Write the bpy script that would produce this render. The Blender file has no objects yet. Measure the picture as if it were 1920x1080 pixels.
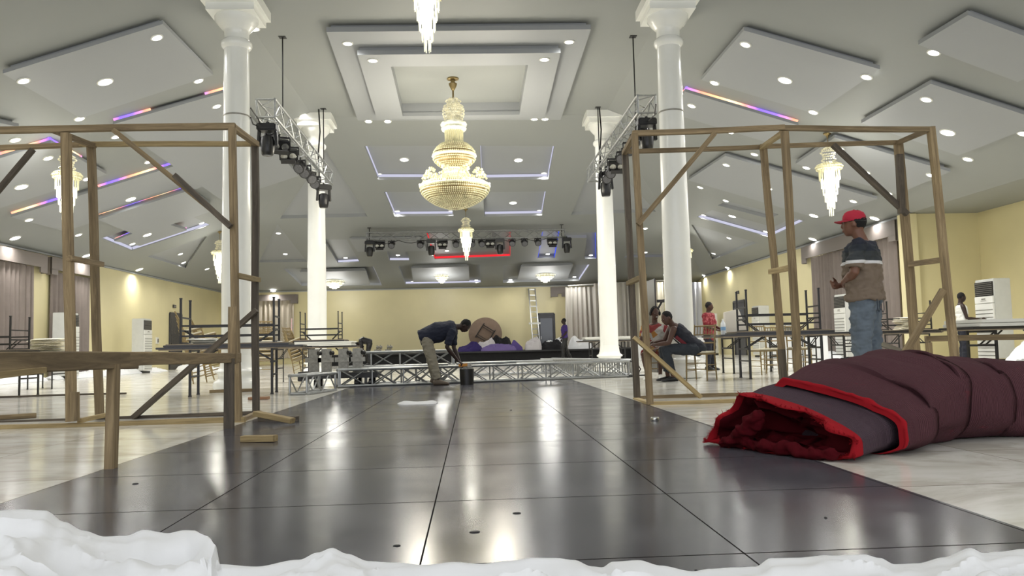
import bpy, bmesh, math, random
from math import sin, cos, pi, sqrt, radians
from mathutils import Vector as V, Matrix, noise
from mathutils.geometry import tessellate_polygon
SC = bpy.context.scene
COL = SC.collection
random.seed(7)

# ------------------------------------------------------------------ camera
CAMH, YAW, PITCH, ROLL, FPX = 0.65, 0.05127, 0.0728, 0.0243, 1486.0
CF = V((sin(YAW)*cos(PITCH), cos(YAW)*cos(PITCH), sin(PITCH)))
_r = V((cos(YAW), -sin(YAW), 0)); _u = _r.cross(CF)
CR = _r*cos(ROLL) - _u*sin(ROLL); CU = _r*sin(ROLL) + _u*cos(ROLL)
CO = V((0, 0, CAMH))
cd = bpy.data.cameras.new('camera'); cam = bpy.data.objects.new('camera', cd); COL.objects.link(cam)
cam.matrix_world = Matrix(((CR.x, CU.x, -CF.x, 0), (CR.y, CU.y, -CF.y, 0), (CR.z, CU.z, -CF.z, CAMH), (0, 0, 0, 1)))
cd.sensor_width = 36; cd.lens = FPX/1920*36; cd.clip_end = 200; cd.clip_start = .05
SC.camera = cam
# ------------------------------------------------------------------ world, exposure
w = bpy.data.worlds.new('world'); SC.world = w; w.use_nodes = True
w.node_tree.nodes['Background'].inputs[0].default_value = (.93, .95, 1, 1)
w.node_tree.nodes['Background'].inputs[1].default_value = 2.1     # fill light added through the near end, which is left open for it
SC.view_settings.view_transform = 'Standard'; SC.view_settings.look = 'None'
SC.view_settings.exposure = 0.0; SC.view_settings.gamma = 1
SC.cycles.use_denoising = True; SC.cycles.sample_clamp_indirect = 4
SC.cycles.caustics_reflective = False; SC.cycles.caustics_refractive = False
LAMP_W = 26.0

def ray(x, y): return CF + CR*((x-960)/FPX) - CU*((y-540)/FPX)
def atY(x, y, Y):
    d = ray(x, y); return CO + d*(Y/d.y)
def atX(x, y, X):
    d = ray(x, y); return CO + d*(X/d.x)
def atZ(x, y, z=0.0):
    d = ray(x, y); return CO + d*((z-CAMH)/d.z)
# hip ceiling: height over the floor
H = 7.0
def zc(x, y): return min(H, H-.39*(-x-4.2), max(3.919, H-.39*(x-3.8)), H-.174*(y-21.5))
def onceil(x, y, off=0.0):
    best = None
    for n, c in (((0,0,1), H), ((-.39,0,1), H+.39*4.2), ((.39,0,1), H+.39*3.8), ((0,.174,1), H+.174*21.5)):
        n = V(n); d = ray(x, y); dn = n.dot(d)
        if dn <= 0: continue
        t = (c-off-n.dot(CO))/dn
        if best is None or t < best: best = t
    return CO + ray(x, y)*best

# ------------------------------------------------------------------ helpers
def lin(c):
    return tuple((v/12.92 if v <= .04045 else ((v+.055)/1.055)**2.4) for v in (c[0]/255, c[1]/255, c[2]/255)) + (1,)
class G:                                   # tiny node helper
    def __init__(s, name):
        s.m = bpy.data.materials.new(name); s.m.use_nodes = True
        s.t = s.m.node_tree; s.b = s.t.nodes['Principled BSDF']
    def n(s, typ, **k):
        n = s.t.nodes.new(typ)
        for a, v in k.items():
            if a in n.inputs: n.inputs[a].default_value = v
            else: setattr(n, a, v)
        return n
    def l(s, a, b): s.t.links.new(a, b)
    def ramp(s, fac, stops, interp='LINEAR'):
        r = s.t.nodes.new('ShaderNodeValToRGB'); r.color_ramp.interpolation = interp
        e = r.color_ramp.elements
        while len(e) < len(stops): e.new(.5)
        for i, (p, c) in enumerate(stops): e[i].position = p; e[i].color = c
        s.l(fac, r.inputs[0]); return r.outputs[0]
def pm(name, c, rough=.6, metal=0, spec=.5, var=.0, scale=8, bump=0, bscale=40, emit=None, es=0, sheen=0, coat=0):
    g = G(name); b = g.b
    cc = lin(c); b.inputs['Base Color'].default_value = cc
    b.inputs['Roughness'].default_value = rough; b.inputs['Metallic'].default_value = metal
    b.inputs['Specular IOR Level'].default_value = spec
    if sheen: b.inputs['Sheen Weight'].default_value = sheen
    if coat: b.inputs['Coat Weight'].default_value = coat
    tc = g.n('ShaderNodeTexCoord')
    if var:
        nz = g.n('ShaderNodeTexNoise', Scale=scale, Detail=5.0)
        g.l(tc.outputs['Object'], nz.inputs['Vector'])
        lo = tuple(v*(1-var) for v in cc[:3])+(1,); hi = tuple(min(1, v*(1+var)) for v in cc[:3])+(1,)
        g.l(g.ramp(nz.outputs['Fac'], [(.3, lo), (.7, hi)]), b.inputs['Base Color'])
    if bump:
        nz = g.n('ShaderNodeTexNoise', Scale=bscale, Detail=4.0); g.l(tc.outputs['Object'], nz.inputs['Vector'])
        bp = g.n('ShaderNodeBump', Strength=bump, Distance=.01); g.l(nz.outputs['Fac'], bp.inputs['Height'])
        g.l(bp.outputs[0], b.inputs['Normal'])
    if emit:
        b.inputs['Emission Color'].default_value = lin(emit); b.inputs['Emission Strength'].default_value = es
    return g.m

def seams(g, tc, wd=.003):
    sx = g.n('ShaderNodeSeparateXYZ'); g.l(tc.outputs['Object'], sx.inputs[0]); outs = []; cells = []
    for ax, o in (('X', .17+.98*30), ('Y', .98*30-.46)):
        ad = g.n('ShaderNodeMath', operation='ADD'); g.l(sx.outputs[ax], ad.inputs[0]); ad.inputs[1].default_value = o
        pp = g.n('ShaderNodeMath', operation='PINGPONG'); g.l(ad.outputs[0], pp.inputs[0]); pp.inputs[1].default_value = .49
        lt = g.n('ShaderNodeMath', operation='LESS_THAN'); g.l(pp.outputs[0], lt.inputs[0]); lt.inputs[1].default_value = wd if ax == 'X' else wd*1.4
        outs.append(lt.outputs[0])
        dv = g.n('ShaderNodeMath', operation='DIVIDE'); g.l(ad.outputs[0], dv.inputs[0]); dv.inputs[1].default_value = .98
        fl = g.n('ShaderNodeMath', operation='FLOOR'); g.l(dv.outputs[0], fl.inputs[0]); cells.append(fl.outputs[0])
    mxm = g.n('ShaderNodeMath', operation='MAXIMUM'); g.l(outs[0], mxm.inputs[0]); g.l(outs[1], mxm.inputs[1])
    cb = g.n('ShaderNodeCombineXYZ'); g.l(cells[0], cb.inputs[0]); g.l(cells[1], cb.inputs[1])
    return mxm.outputs[0], cb.outputs[0]
def dull(g, seam, rough, spec):
    a = g.n('ShaderNodeMath', operation='MAXIMUM'); g.l(seam, a.inputs[0]); g.l(rough, a.inputs[1]); g.l(a.outputs[0], g.b.inputs['Roughness'])
    b = g.n('ShaderNodeMapRange'); g.l(seam, b.inputs[0]); b.inputs[3].default_value = spec; b.inputs[4].default_value = 0; g.l(b.outputs[0], g.b.inputs['Specular IOR Level'])
    g.b.inputs['Sheen Weight'].default_value = 0
def mat_floor():
    g = G('marble_tiles'); tc = g.n('ShaderNodeTexCoord')
    mp = g.n('ShaderNodeMapping'); mp.inputs['Scale'].default_value = (.5, .95, 1); g.l(tc.outputs['Object'], mp.inputs[0])
    sm, cell = seams(g, tc)
    add = g.n('ShaderNodeVectorMath', operation='MULTIPLY_ADD'); g.l(cell, add.inputs[0])
    add.inputs[1].default_value = (9.3, 7.1, 3); g.l(mp.outputs[0], add.inputs[2])
    nz = g.n('ShaderNodeTexNoise', Scale=2.4, Detail=7.0, Roughness=.62, Distortion=1.1); g.l(add.outputs[0], nz.inputs['Vector'])
    col = g.ramp(nz.outputs['Fac'], [(.3, lin((196,192,180))), (.42, lin((212,209,198))), (.52, lin((228,226,217))), (.62, lin((236,235,228))), (.75, lin((214,210,196)))])
    mx = g.n('ShaderNodeMix', data_type='RGBA'); g.l(sm, mx.inputs[0]); g.l(col, mx.inputs[6]); mx.inputs[7].default_value = lin((110,104,92))
    g.l(mx.outputs[2], g.b.inputs['Base Color'])
    r2 = g.n('ShaderNodeTexNoise', Scale=1.5, Detail=4.0); g.l(tc.outputs['Object'], r2.inputs['Vector'])
    rr = g.n('ShaderNodeMapRange'); g.l(r2.outputs['Fac'], rr.inputs[0]); rr.inputs[3].default_value = .08; rr.inputs[4].default_value = .2; dull(g, sm, rr.outputs[0], .5)
    return g.m
def mat_dark():
    g = G('dark_tiles'); tc = g.n('ShaderNodeTexCoord')
    sm, cell = seams(g, tc)
    nz = g.n('ShaderNodeTexNoise', Scale=1.6, Detail=6.0, Roughness=.6); g.l(tc.outputs['Object'], nz.inputs['Vector'])
    col = g.ramp(nz.outputs['Fac'], [(.3, lin((62,62,68))), (.5, lin((72,72,78))), (.72, lin((83,83,89)))])
    # pale scuffs
    mp = g.n('ShaderNodeMapping'); mp.inputs['Scale'].default_value = (3, .9, 1); mp.inputs['Rotation'].default_value = (0, 0, .5); g.l(tc.outputs['Object'], mp.inputs[0])
    sc = g.n('ShaderNodeTexNoise', Scale=5.0, Detail=9.0, Roughness=.75, Distortion=2.5); g.l(mp.outputs[0], sc.inputs['Vector'])
    sf = g.ramp(sc.outputs['Fac'], [(.64, (0,0,0,1)), (.76, (.14,.14,.14,1))])
    m1 = g.n('ShaderNodeMix', data_type='RGBA'); g.l(sf, m1.inputs[0]); g.l(col, m1.inputs[6]); m1.inputs[7].default_value = lin((150,146,140))
    mx = g.n('ShaderNodeMix', data_type='RGBA'); g.l(sm, mx.inputs[0]); g.l(m1.outputs[2], mx.inputs[6]); mx.inputs[7].default_value = lin((38,36,36))
    g.l(mx.outputs[2], g.b.inputs['Base Color'])
    rr = g.n('ShaderNodeMapRange'); g.l(nz.outputs['Fac'], rr.inputs[0]); rr.inputs[1].default_value = .3; rr.inputs[2].default_value = .7; rr.inputs[3].default_value = .15; rr.inputs[4].default_value = .22
    dull(g, sm, rr.outputs[0], .2)
    return g.m
def mat_wood(name, c1, c2, c3):
    g = G(name); tc = g.n('ShaderNodeTexCoord'); oi = g.n('ShaderNodeObjectInfo')
    ad = g.n('ShaderNodeVectorMath', operation='MULTIPLY_ADD'); g.l(oi.outputs['Random'], ad.inputs[0]); ad.inputs[1].default_value = (11, 7, 5)
    mp = g.n('ShaderNodeMapping'); mp.inputs['Scale'].default_value = (22, 22, 1.6); g.l(tc.outputs['Object'], mp.inputs[0]); g.l(mp.outputs[0], ad.inputs[2])
    nz = g.n('ShaderNodeTexNoise', Scale=1.0, Detail=7.0, Roughness=.65, Distortion=.8); g.l(ad.outputs[0], nz.inputs['Vector'])
    col = g.ramp(nz.outputs['Fac'], [(.25, lin(c1)), (.5, lin(c2)), (.75, lin(c3))])
    hs = g.n('ShaderNodeHueSaturation'); mr = g.n('ShaderNodeMapRange'); g.l(oi.outputs['Random'], mr.inputs[0]); mr.inputs[3].default_value = .75; mr.inputs[4].default_value = 1.15
    g.l(mr.outputs[0], hs.inputs['Value']); g.l(col, hs.inputs['Color']); g.l(hs.outputs[0], g.b.inputs['Base Color'])
    bp = g.n('ShaderNodeBump', Strength=.5, Distance=.004); g.l(nz.outputs['Fac'], bp.inputs['Height']); g.l(bp.outputs[0], g.b.inputs['Normal'])
    g.b.inputs['Roughness'].default_value = .8; return g.m
def mat_fabric(name, c, sheer=.0, wr=60):
    g = G(name); g.b.inputs['Base Color'].default_value = lin(c); g.b.inputs['Roughness'].default_value = .9
    tc = g.n('ShaderNodeTexCoord'); nz = g.n('ShaderNodeTexNoise', Scale=float(wr), Detail=3.0); g.l(tc.outputs['Object'], nz.inputs['Vector'])
    bp = g.n('ShaderNodeBump', Strength=.15, Distance=.003); g.l(nz.outputs['Fac'], bp.inputs['Height']); g.l(bp.outputs[0], g.b.inputs['Normal'])
    if sheer:
        tr = g.n('ShaderNodeBsdfTranslucent'); tr.inputs[0].default_value = lin(c)
        mx = g.n('ShaderNodeMixShader'); mx.inputs[0].default_value = sheer
        g.l(g.b.outputs[0], mx.inputs[1]); g.l(tr.outputs[0], mx.inputs[2]); g.l(mx.outputs[0], g.t.nodes['Material Output'].inputs[0])
    return g.m
def mat_bands(name, bands, rough=.85, noisy=0):
    """bands: [(z from, colour)...] by height above the thing's base"""
    g = G(name); tc = g.n('ShaderNodeTexCoord'); sx = g.n('ShaderNodeSeparateXYZ'); g.l(tc.outputs['Object'], sx.inputs[0])
    mr = g.n('ShaderNodeMapRange'); g.l(sx.outputs['Z'], mr.inputs[0]); mr.inputs[1].default_value = 0; mr.inputs[2].default_value = 2.5
    g.l(g.ramp(mr.outputs[0], [(z/2.5, lin(c)) for z, c in bands], 'CONSTANT'), g.b.inputs['Base Color'])
    g.b.inputs['Roughness'].default_value = rough; return g.m
def mat_patch(name, cols, scale=9):
    g = G(name); tc = g.n('ShaderNodeTexCoord'); vo = g.n('ShaderNodeTexVoronoi', Scale=float(scale)); g.l(tc.outputs['Object'], vo.inputs['Vector'])
    sp = g.n('ShaderNodeSeparateColor'); g.l(vo.outputs['Color'], sp.inputs[0])
    g.l(g.ramp(sp.outputs[0], [(i/len(cols), lin(c)) for i, c in enumerate(cols)], 'CONSTANT'), g.b.inputs['Base Color'])
    g.b.inputs['Roughness'].default_value = .85; return g.m
def mat_carpet(name, c1, c2, lines=True):
    g = G(name); tc = g.n('ShaderNodeTexCoord')
    nz = g.n('ShaderNodeTexNoise', Scale=5.0, Detail=6.0, Roughness=.7); g.l(tc.outputs['Object'], nz.inputs['Vector'])
    base = g.ramp(nz.outputs['Fac'], [(.35, lin(c1)), (.62, lin(c1)), (.8, lin(c2))])
    if lines:
        uv = g.n('ShaderNodeUVMap'); uv.uv_map = 'UVMap'
        wv = g.n('ShaderNodeTexWave', Scale=1.0, Distortion=.6, Detail=1.0); wv.bands_direction = 'Y'; g.l(uv.outputs[0], wv.inputs['Vector'])
        wv.inputs['Detail Scale'].default_value = 3.0
        wx = g.n('ShaderNodeTexWave', Scale=1.0, Distortion=.4); wx.bands_direction = 'X'; g.l(uv.outputs[0], wx.inputs['Vector'])
        ml = g.n('ShaderNodeMath', operation='MULTIPLY'); g.l(wv.outputs['Fac'], ml.inputs[0]); g.l(wx.outputs['Fac'], ml.inputs[1])
        f = g.n('ShaderNodeMapRange'); g.l(wv.outputs['Fac'], f.inputs[0]); f.inputs[3].default_value = .62; f.inputs[4].default_value = 1.2
        mu = g.n('ShaderNodeVectorMath', operation='SCALE'); g.l(base, mu.inputs[0]); g.l(f.outputs[0], mu.inputs['Scale']); base = mu.outputs[0]
        bp = g.n('ShaderNodeBump', Strength=.8, Distance=.006); g.l(wv.outputs['Fac'], bp.inputs['Height']); g.l(bp.outputs[0], g.b.inputs['Normal'])
    g.l(base, g.b.inputs['Base Color']); g.b.inputs['Roughness'].default_value = .95; g.b.inputs['Specular IOR Level'].default_value = .1
    return g.m
def mat_emit(name, c, s):
    g = G(name); e = g.n('ShaderNodeEmission'); e.inputs[0].default_value = lin(c); e.inputs[1].default_value = s
    g.l(e.outputs[0], g.t.nodes['Material Output'].inputs[0]); return g.m
def mat_led(name, per=1.6, s=2.2):
    g = G(name); tc = g.n('ShaderNodeTexCoord'); sx = g.n('ShaderNodeSeparateXYZ'); g.l(tc.outputs['Object'], sx.inputs[0])
    ad = g.n('ShaderNodeMath', operation='ADD'); g.l(sx.outputs['X'], ad.inputs[0]); g.l(sx.outputs['Y'], ad.inputs[1])
    dv = g.n('ShaderNodeMath', operation='DIVIDE'); g.l(ad.outputs[0], dv.inputs[0]); dv.inputs[1].default_value = per
    fr = g.n('ShaderNodeMath', operation='FRACT'); g.l(dv.outputs[0], fr.inputs[0])
    col = g.ramp(fr.outputs[0], [(0, (.2,.12,1,1)), (.18, (.25,.15,1,1)), (.36, (1,.3,.2,1)), (.55, (1,.5,.25,1)), (.7, (.9,.75,.45,1)), (.85, (1,.3,.25,1)), (1, (.2,.12,1,1))])
    e = g.n('ShaderNodeEmission'); g.l(col, e.inputs[0]); e.inputs[1].default_value = s
    g.l(e.outputs[0], g.t.nodes['Material Output'].inputs[0]); return g.m
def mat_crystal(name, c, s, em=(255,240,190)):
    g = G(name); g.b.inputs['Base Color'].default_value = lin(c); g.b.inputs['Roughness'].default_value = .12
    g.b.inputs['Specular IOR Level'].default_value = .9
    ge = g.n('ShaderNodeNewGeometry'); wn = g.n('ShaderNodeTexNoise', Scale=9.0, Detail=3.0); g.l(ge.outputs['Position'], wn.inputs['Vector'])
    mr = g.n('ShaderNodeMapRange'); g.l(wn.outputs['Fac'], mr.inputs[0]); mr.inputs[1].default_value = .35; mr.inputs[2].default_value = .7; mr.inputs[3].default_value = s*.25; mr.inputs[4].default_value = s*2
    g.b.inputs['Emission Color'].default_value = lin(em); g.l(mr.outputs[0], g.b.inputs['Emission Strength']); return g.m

M = {}
M['floor'] = mat_floor(); M['dark'] = mat_dark()
M['wall'] = pm('wall_paint', (216,206,162), .4, var=.05, scale=.7, bump=.05, bscale=6)
M['ceil'] = pm('ceiling_paint', (146,149,147), .6, var=.02, scale=.5)
M['slab'] = pm('panel_paint', (154,157,160), .55, var=.015, scale=.6)
M['tray'] = pm('tray_paint', (160,160,150), .6, var=.05, scale=1.2)
M['pillar'] = pm('pillar_paint', (240,241,237), .22, var=.03, scale=2, bump=.04, bscale=3)
M['wood'] = mat_wood('rough_timber', (88,75,55), (132,114,85), (168,149,114))
M['woodd'] = mat_wood('dark_timber', (50,45,39), (80,72,62), (108,98,84))
M['woody'] = mat_wood('fresh_timber', (120,102,70), (162,142,100), (192,172,128))
M['black'] = pm('black_metal', (26,25,26), .45, 0, .5)
M['blackm'] = pm('black_plastic', (20,20,22), .35, var=.1)
M['alu'] = pm('aluminium', (158,160,160), .4, .9, var=.12, scale=12)
M['steel'] = pm('galvanised_steel', (150,148,140), .5, .6, var=.2, scale=20)
M['white'] = pm('white_plastic', (222,222,216), .4)
M['acside'] = pm('ac_side', (200,201,196), .4, var=.03)
M['cloth'] = mat_fabric('white_voile', (246,247,248), .25)
M['cream'] = mat_fabric('cream_linen', (222,216,196), 0)
M['sheer'] = mat_fabric('sheer_voile', (222,218,210), .35)
M['curtain'] = pm('grey_curtain', (122,112,106), .75, var=.06, scale=4)
M['valance'] = pm('grey_valance', (118,110,105), .6)
M['gold'] = pm('gold_paint', (134,116,78), .45, .2, var=.15)
M['goldd'] = pm('bronze_paint', (118,92,60), .5, .2, var=.2)
M['brass'] = pm('brass', (150,132,92), .35, .8)
M['chrome'] = pm('chrome', (180,180,175), .2, .9)
M['tabtop'] = pm('table_top', (40,38,38), .3, var=.1)
M['tabwhite'] = pm('white_table_top', (220,220,214), .4)
M['tabedge'] = pm('table_underside', (152,138,118), .6, var=.1)
M['brown'] = pm('round_table_board', (112,92,76), .6, var=.08)
M['doorm'] = pm('door_metal', (62,62,66), .35, var=.15, scale=3)
M['glassd'] = pm('dark_glass', (50,54,60), .12, spec=.8)
M['skin'] = pm('skin', (74,50,40), .5, spec=.4, var=.08)
M['skind'] = pm('dark_skin', (50,36,31), .5, spec=.4, var=.08)
M['skinm'] = pm('brown_skin', (110,76,60), .5, spec=.4, var=.06)
M['hair'] = pm('black_hair', (18,16,16), .9, bump=.8, bscale=120)
M['light'] = mat_emit('downlight_diffuser', (255,255,250), 14)
M['litw'] = mat_emit('cool_lit_wall', (226,226,250), .82)  # glow that imitates the lit side walls of the recesses
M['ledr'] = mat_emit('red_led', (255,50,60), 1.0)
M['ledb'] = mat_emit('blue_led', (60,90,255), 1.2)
M['led'] = mat_led('rainbow_led')
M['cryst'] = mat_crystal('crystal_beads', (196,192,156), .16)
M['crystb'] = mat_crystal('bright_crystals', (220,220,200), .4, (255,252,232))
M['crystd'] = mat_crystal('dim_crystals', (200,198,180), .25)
M['hotbulb'] = mat_emit('bulb', (255,250,228), 3)

# ------------------------------------------------------------------ mesh builder
def perp(d, up=V((0,0,1))):
    d = d.normalized(); s = d.cross(up)
    if s.length < 1e-4: s = d.cross(V((0,1,0)))
    s.normalize(); return s, s.cross(d).normalized()
class MB:
    def __init__(s): s.v = []; s.f = []; s.mi = []; s.cm = 0; s.uv = None
    def add(s, vs, fs):
        b = len(s.v); s.v += [V(p) for p in vs]
        for f in fs: s.f.append(tuple(b+i for i in f)); s.mi.append(s.cm)
        return s
    def box(s, c, d, rz=0, R=None):
        c = V(c); q = []
        R = R or Matrix.Rotation(rz, 3, 'Z')
        for x in (-.5,.5):
            for y in (-.5,.5):
                for z in (-.5,.5): q.append(c + R @ V((x*d[0], y*d[1], z*d[2])))
        return s.add(q, [(0,1,3,2),(4,6,7,5),(0,4,5,1),(2,3,7,6),(0,2,6,4),(1,5,7,3)])
    def bar(s, p, q, w, h=None, up=V((0,0,1))):
        p = V(p); q = V(q); h = h or w; a, b = perp(q-p, up); vs = []
        for o in (p, q):
            for i, j in ((-1,-1),(1,-1),(1,1),(-1,1)): vs.append(o + a*(i*w/2) + b*(j*h/2))
        return s.add(vs, [(0,3,2,1),(4,5,6,7),(0,1,5,4),(1,2,6,5),(2,3,7,6),(3,0,4,7)])
    def tube(s, p, q, r, r2=None, n=8):
        return s.path([p, q], [r, r if r2 is None else r2], n)
    def path(s, pts, rs, n=8, cap=True):
        pts = [V(p) for p in pts]
        if not hasattr(rs, '__len__'): rs = [rs]*len(pts)
        rings = []; side = None
        for i, p in enumerate(pts):
            d = (pts[min(i+1, len(pts)-1)] - pts[max(i-1, 0)]).normalized()
            if side is None: side, _ = perp(d)
            side = (side - d*side.dot(d)).normalized(); b = side.cross(d)
            r = rs[i]; ra, rb = (r if hasattr(r, '__len__') else (r, r))
            rings.append([p + side*(cos(2*pi*k/n)*ra) + b*(sin(2*pi*k/n)*rb) for k in range(n)])
        return s.loft(rings, cap)
    def loft(s, rings, cap=True, closed=False):
        n = len(rings[0]); vs = [p for r in rings for p in r]; fs = []
        m = len(rings)
        for i in range(m if closed else m-1):
            for k in range(n):
                k2 = (k+1) % n; i2 = (i+1) % m
                fs.append((i*n+k, i*n+k2, i2*n+k2, i2*n+k))
        if cap and not closed: fs.append(tuple(range(n))[::-1]); fs.append(tuple((m-1)*n+k for k in range(n)))
        return s.add(vs, fs)
    def sheet(s, rows):
        n = len(rows[0]); vs = [p for r in rows for p in r]
        return s.add(vs, [(i*n+k, i*n+k+1, (i+1)*n+k+1, (i+1)*n+k) for i in range(len(rows)-1) for k in range(n-1)])
    def lathe(s, prof, c=(0,0,0), n=24, cap=True):
        c = V(c); return s.loft([[c + V((r*cos(2*pi*k/n), r*sin(2*pi*k/n), z)) for k in range(n)] for r, z in prof], cap)
    def ball(s, c, r, n=10, m=7, R=None):
        c = V(c); r = r if hasattr(r, '__len__') else (r, r, r); rings = []
        for i in range(1, m):
            t = pi*i/m - pi/2
            ring = []
            for k in range(n):
                q = V((cos(t)*cos(2*pi*k/n)*r[0], cos(t)*sin(2*pi*k/n)*r[1], sin(t)*r[2]))
                ring.append(c + (R @ q if R else q))
            rings.append(ring)
        return s.loft(rings, True)
    def bead(s, c, r):
        c = V(c); vs = [c+V(p)*r for p in ((1,0,0),(-1,0,0),(0,1,0),(0,-1,0),(0,0,1),(0,0,-1))]
        return s.add(vs, [(0,2,4),(2,1,4),(1,3,4),(3,0,4),(2,0,5),(1,2,5),(3,1,5),(0,3,5)])
    def mesh(s, name, off=None):
        me = bpy.data.meshes.new(name); o = off or V((0,0,0))
        me.from_pydata([tuple(v-o) for v in s.v], [], s.f); me.update(); return me
    def obj(s, name, mats, parent=None, world=True, smooth=False, fuse=0, it=4, wrinkle=0, bevel=0, wf=9):
        off = V((0,0,0)); p = parent
        if world:
            while p: off += p.location; p = p.parent
        me = s.mesh(name, off)
        mats = mats if isinstance(mats, (list, tuple)) else [mats]
        for m in mats: me.materials.append(M[m] if isinstance(m, str) else m)
        if len(mats) > 1: me.polygons.foreach_set('material_index', s.mi)
        if not fuse:
            bm = bmesh.new(); bm.from_mesh(me); bmesh.ops.recalc_face_normals(bm, faces=bm.faces)
            if bevel: bmesh.ops.bevel(bm, geom=[e for e in bm.edges if e.calc_face_angle(0) > .6], offset=bevel, segments=2, affect='EDGES', clamp_overlap=True)
            bm.to_mesh(me); bm.free()
        if fuse:
            bm = bmesh.new(); bm.from_mesh(me); bmesh.ops.recalc_face_normals(bm, faces=bm.faces); bm.to_mesh(me); bm.free()
            t = bpy.data.objects.new('t', me); COL.objects.link(t)
            r = t.modifiers.new('r', 'REMESH'); r.mode = 'VOXEL'; r.voxel_size = fuse
            sm = t.modifiers.new('s', 'SMOOTH'); sm.factor = .5; sm.iterations = it
            dg = bpy.context.evaluated_depsgraph_get(); dg.update()
            ne = bpy.data.meshes.new_from_object(t.evaluated_get(dg)); bpy.data.objects.remove(t)
            if not ne.materials:
                for m in mats: ne.materials.append(M[m] if isinstance(m, str) else m)
            ne.name = name; me = ne; smooth = True
            if wrinkle:
                nr = [v.normal.copy() for v in me.vertices]
                for v, q in zip(me.vertices, nr):
                    a = V((v.co.x*wf, v.co.y*wf, v.co.z*wf*1.6))
                    v.co += q*(noise.noise(a)*wrinkle + noise.noise(a*2.3)*wrinkle*.5)
        if smooth: me.polygons.foreach_set('use_smooth', [True]*len(me.polygons))
        if smooth and not fuse: me.set_sharp_from_angle(angle=radians(42))
        me.update()
        o = bpy.data.objects.new(name, me); COL.objects.link(o); o.parent = parent
        return o
def tag(o, label, cat, group=None, kind=None):
    o['label'] = label; o['category'] = cat
    if group: o['group'] = group
    if kind: o['kind'] = kind
    return o
def thing(name, label, cat, loc=(0,0,0), rz=0, group=None):
    o = bpy.data.objects.new(name, None); COL.objects.link(o); o.location = loc; o.rotation_euler = (0,0,rz)
    o.empty_display_size = .1
    return tag(o, label, cat, group)
def struct(o): o['kind'] = 'structure'; return o
def copy_tree(o, parent=None):
    c = o.copy(); COL.objects.link(c); c.parent = parent
    for ch in list(o.children): copy_tree(ch, c)
    return c
def dup(root, loc, rot, label, group=None):
    c = copy_tree(root); c.location = loc; c.rotation_euler = rot if hasattr(rot, '__len__') else (0,0,rot)
    c['label'] = label
    if group: c['group'] = group
    return c
def beam(name, p, q, w, h, mat, parent, wob=.004):
    """a timber with its own local frame, grain along its length"""
    p = V(p); q = V(q); d = q-p; L = d.length; a, b = perp(d); z = d.normalized()
    bm = MB(); n = max(2, int(L/.35)+1); rings = []
    ph = random.random()*50
    for i in range(n+1):
        t = L*i/n; ox = noise.noise(V((ph, t*.8, 0)))*wob*3; oy = noise.noise(V((ph, t*.8, 9)))*wob*3
        ww = w*(1+noise.noise(V((ph+3, t*1.3, 4)))*.16)
        e = .12
        rings.append([V((ox+i2*ww/2, oy+j*h/2, t)) for i2, j in ((-1+e,-1),(1-e,-1),(1,-1+e),(1,1-e),(1-e,1),(-1+e,1),(-1,1-e),(-1,-1+e))])
    bm.loft(rings)
    o = bm.obj(name, mat, None, world=False)
    o.parent = parent
    off = V((0,0,0)); pp = parent
    while pp: off += pp.location; pp = pp.parent
    o.matrix_local = Matrix(((a.x, b.x, z.x, p.x-off.x), (a.y, b.y, z.y, p.y-off.y), (a.z, b.z, z.z, p.z-off.z), (0,0,0,1)))
    return o

# ================================================================== THE SETTING
XL, XR, XA, YA, YB, YN = -12.6, 11.7, 13.65, 20.5, 40.5, -5.0
WX0, WX1 = -2.11, 1.81
m = MB(); m.sheet([[(XL, y, 0), (XA, y, 0)] for y in (YN, YB)])
o = struct(m.obj('floor', 'floor')); o['label'] = 'polished cream marble tiled floor'
m = MB(); m.box(((WX0+WX1)/2, 4.8, .002), (WX1-WX0, 19.6, .006))
o = struct(m.obj('floor_walkway', 'dark')); o['label'] = 'dark grey tiled walkway down the middle of the hall'
def wallbox(name, p0, p1, hgt, th=.2):
    """wall whose inner face runs p0-p1; thickness goes outwards (left of p0->p1)"""
    p0 = V((*p0, 0)); p1 = V((*p1, 0)); d = (p1-p0).normalized(); nrm = V((-d.y, d.x, 0))*th
    m = MB(); m.bar((p0+p1)/2+nrm/2-V((0,0,0)), (p0+p1)/2+nrm/2+V((0,0,hgt)), 1, 1)
    m.v = []; m.f = []; m.mi = []
    q = [p0, p1, p1+nrm, p0+nrm]
    m.loft([[a for a in q], [a+V((0,0,hgt)) for a in q]])
    return struct(m.obj(name, 'wall'))
wallbox('wall_left', (XL, YN), (XL, YB), 3.74)
wallbox('wall_back', (XL, YB), (XR+.2, YB), 3.72)
wallbox('wall_right', (XR, YB), (XR, YA), 3.93)
wallbox('wall_alcove_return', (XR, YA), (XA, YA), 3.93)
wallbox('wall_alcove', (XA, YA), (XA, YN), 3.93)

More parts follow.
